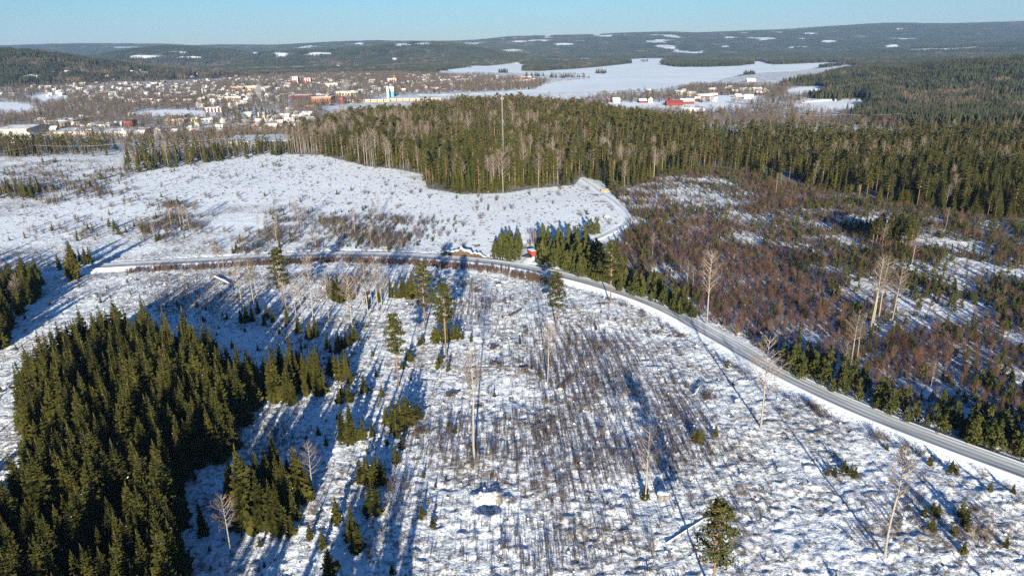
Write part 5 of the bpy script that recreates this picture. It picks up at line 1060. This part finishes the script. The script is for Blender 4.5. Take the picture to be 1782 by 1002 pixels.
log(886, 553, 908, 541, 0.32, 'felled log with orange cut end on the clear-cut', cut=True); log(972, 682, 994, 652, 0.26, 'felled thin log beside the snowy stump on the clear-cut', cut=True); log(787, 642, 897, 641, 0.09, 'long thin stem lying across the clear-cut', 0.1); log(1160, 945, 1240, 893, 0.17, 'snow covered windfall leaning behind the nearest pine', -0.1, True)
log(374, 485, 402, 497, 0.3, 'snowy log among the bare birches left of centre', 0.6, True); log(905, 645, 920, 642, 0.35, 'short log with orange end amid the clear-cut', cut=True); log(1208, 690, 1222, 668, 0.2, 'small snowy log right of the clear-cut', 0.3, True); log(716, 628, 722, 624, 0.4, 'short thick log with orange cut end by small spruces', cut=True); log(1000, 655, 990, 672, 0.18, 'broken stem near the snowy stump', 0.3)
def brash_pile(qx, qy, wpx, hgt, label, mname='root', seed=0, n=60):
    p = at(qx, qy); zc = project(*(np.array([v]) for v in p))[2][0]; w = wpx * zc / F / 2; G = Geo(); r_ = np.random.default_rng(900 + seed + int(qx))
    for k in range(n):
        b_ = np.array([r_.normal(0, w * 0.45), r_.normal(0, 0.9), r_.uniform(-0.1, hgt * 0.6)]); a = r_.uniform(0, 6.28); l = r_.uniform(0.6, 1.9); twig(G, b_, b_ + np.array([math.cos(a) * l, math.sin(a) * l * 0.6, r_.uniform(-0.2, 0.6) * hgt]), 0.10)
    o = obj('brash_pile', G.mesh('brash_pile', [mname])); o.location = p; tag(o, label, 'brash pile', 'brash piles')
for qx, qy, w, hh_, lab in [(1140,578,46,.8,'brown brash pile beside the road bend'),(1185,584,20,.7,'small dark brash pile right of the road bend brash'),(858,607,26,.8,'red brown brash pile in the middle of the clear-cut'),(862,634,28,.8,'dark brash pile below the red brown one'),(1045,352,34,.7,'dark brash row beside the snowy track'),(1040,340,20,.6,'short brash row by the track top'),(640,512,20,.6,'brash under the bare birches'),(828,508,22,.6,'brash pile near the pines above the clear-cut'),
                          (1460,824,50,1.0,'dark brash heap on the lower right clear-cut'),(828,706,30,.6,'dark branches across the birch foot'),(785,688,22,.5,'dark branches right of the small spruces'),(395,492,22,.8,'dark brash by the snowy log'),(730,750,22,.5,'brash below the spruce group'),(1230,690,16,.5,'brash beside the small snowy log'),(830,428,14,.6,'brash at the end of the root pile')]:
    brash_pile(qx, qy, w, hh_, lab)
# bank of roots and soil with snow on top, beside the road
a0 = np.array(at(768, 443)); a1 = np.array(at(846, 449)); e = empty('root_pile', tuple((a0 + a1) / 2)); tag(e, 'long pile of brown roots under snow beside the road', 'root pile')
L_ = np.linalg.norm((a1 - a0)[:2]); dr = (a1 - a0)[:2] / L_; nr_ = np.array([-dr[1], dr[0]]); r_ = np.random.default_rng(77); G = Geo(); S = Geo(); ns_ = 26; prev = None
V = []; VS = []
for k in range(ns_ + 1):
    t = k / ns_; c = dr * L_ * (t - 0.5); hh_ = 3.3 * (math.sin(math.pi * min(max(t, 0.02), 0.98)) ** 0.35) * r_.uniform(0.7, 1.15) * (1.35 if k in (12, 13) else 1)
    for o_, z_ in ((-1.8, -0.4), (-1.5, hh_ * 0.45), (-0.9, hh_ * 0.8)): V.append((*(c + nr_ * (o_ + r_.normal(0, .2))), z_ + r_.normal(0, .12)))
    for o_, z_ in ((-1.0, hh_ * 0.82), (0, hh_), (1.3, hh_ * 0.75), (3.4, -0.4)): VS.append((*(c + nr_ * (o_ + r_.normal(0, .15))), z_ + r_.normal(0, .08)))
G.add(V, [(k * 3 + j, (k + 1) * 3 + j, (k + 1) * 3 + j + 1, k * 3 + j + 1) for k in range(ns_) for j in range(2)]); S.add(VS, [(k * 4 + j, (k + 1) * 4 + j, (k + 1) * 4 + j + 1, k * 4 + j + 1) for k in range(ns_) for j in range(3)])
obj('root_face', G.mesh('root_face', ['root']), e); obj('snow_cap', S.mesh('snow_cap', ['snow'], True), e)
G = Geo()
for k in range(130):
    t = r_.uniform(0.02, 0.98); c = dr * L_ * (t - 0.5) + nr_ * r_.uniform(-2.1, -1.0); z_ = r_.uniform(0, 1.9); a = r_.uniform(0, 6.28); l = r_.uniform(.5, 1.3); twig(G, (*c, z_), (c[0] + math.cos(a) * l, c[1] - abs(math.sin(a)) * l * .5, z_ + r_.uniform(-.3, .5)), 0.12)
obj('root_ends', G.mesh('root_ends', ['root']), e)
def boulder(qx, qy, r, label, seed):
    p = at(qx, qy); e = empty('boulder', p); tag(e, label, 'boulder'); r_ = np.random.default_rng(seed); G = Geo(); S = Geo(); V = []; VS = []
    for j, (f, z_) in enumerate(((1.0, -0.3), (1.05, 0.25), (0.85, 0.62))):
        for a in range(9): q = r * f * r_.uniform(.85, 1.15); V.append((q * math.cos(.7 * a), q * math.sin(.7 * a), r * (z_ + r_.uniform(-.06, .06))))
    V.append((0, 0, r * .8)); G.add(V, [(9 * j + a, 9 * j + (a + 1) % 9, 9 * j + 9 + (a + 1) % 9, 9 * j + 9 + a) for j in range(2) for a in range(9)] + [(18 + a, 18 + (a + 1) % 9, 27) for a in range(9)])
    for j, (f, z_) in enumerate(((.97, .5), (.8, .82), (.4, .98))):
        for a in range(9): q = r * f * r_.uniform(.92, 1.08); VS.append((q * math.cos(.7 * a), q * math.sin(.7 * a) + r * .25, r * z_))
    VS.append((0, r * .25, r * 1.02)); S.add(VS, [(9 * j + a, 9 * j + (a + 1) % 9, 9 * j + 9 + (a + 1) % 9, 9 * j + 9 + a) for j in range(2) for a in range(9)] + [(18 + a, 18 + (a + 1) % 9, 27) for a in range(9)])
    obj('rock', G.mesh('rock', ['rock']), e); obj('snow_cap', S.mesh('snow_cap', ['snow'], True), e)
boulder(1154, 864, 1.25, 'snow capped boulder on the lower clear-cut beside a thin birch', 1); boulder(868, 500, 1.2, 'snow capped boulder near the road bend', 2); boulder(1056, 381, 1.6, 'snow capped boulder on the field by the track', 3); boulder(975, 681, 0.7, 'snow capped stump with orange wood on the clear-cut', 4); boulder(1283, 700, 0.8, 'small snow capped rock at the road verge', 5)
# timber pile by the track
p = at(1052, 333); e = empty('log_pile', p, 0.15); tag(e, 'small pile of orange timber beside the snowy track', 'log pile')
k = 0
for row, cnt in enumerate((5, 4, 3)):
    for j in range(cnt):
        G = Geo(); tube(G, [(-2.3, 0, 0), (2.3, 0, 0)], [0.26, 0.24], 8); G.f.append(tuple(range(7, -1, -1))); G.m.append(0); o = obj('log', G.mesh('log', ['timber']), e); o.location = (0, (j - cnt / 2) * 0.52, 0.2 + row * 0.46)

# ------------------------------------------------------------------ air: one closed box of thin even haze around everything
G = Geo(); box(G, (0, 6300, 235), (25500, 13400, 520)); m = bpy.data.materials.new('thin_haze'); m.use_nodes = True; nt = m.node_tree; nt.nodes.clear()
v = N(nt, 'ShaderNodeVolumePrincipled'); v.inputs['Color'].default_value = (0.33, 0.57, 1.0, 1); v.inputs['Density'].default_value = 3.7e-5; v.inputs['Anisotropy'].default_value = 0.0
o_ = N(nt, 'ShaderNodeOutputMaterial'); nt.links.new(v.outputs[0], o_.inputs['Volume']); hz = obj('haze', G.mesh('haze', [m])); tag(hz, kind='stuff')
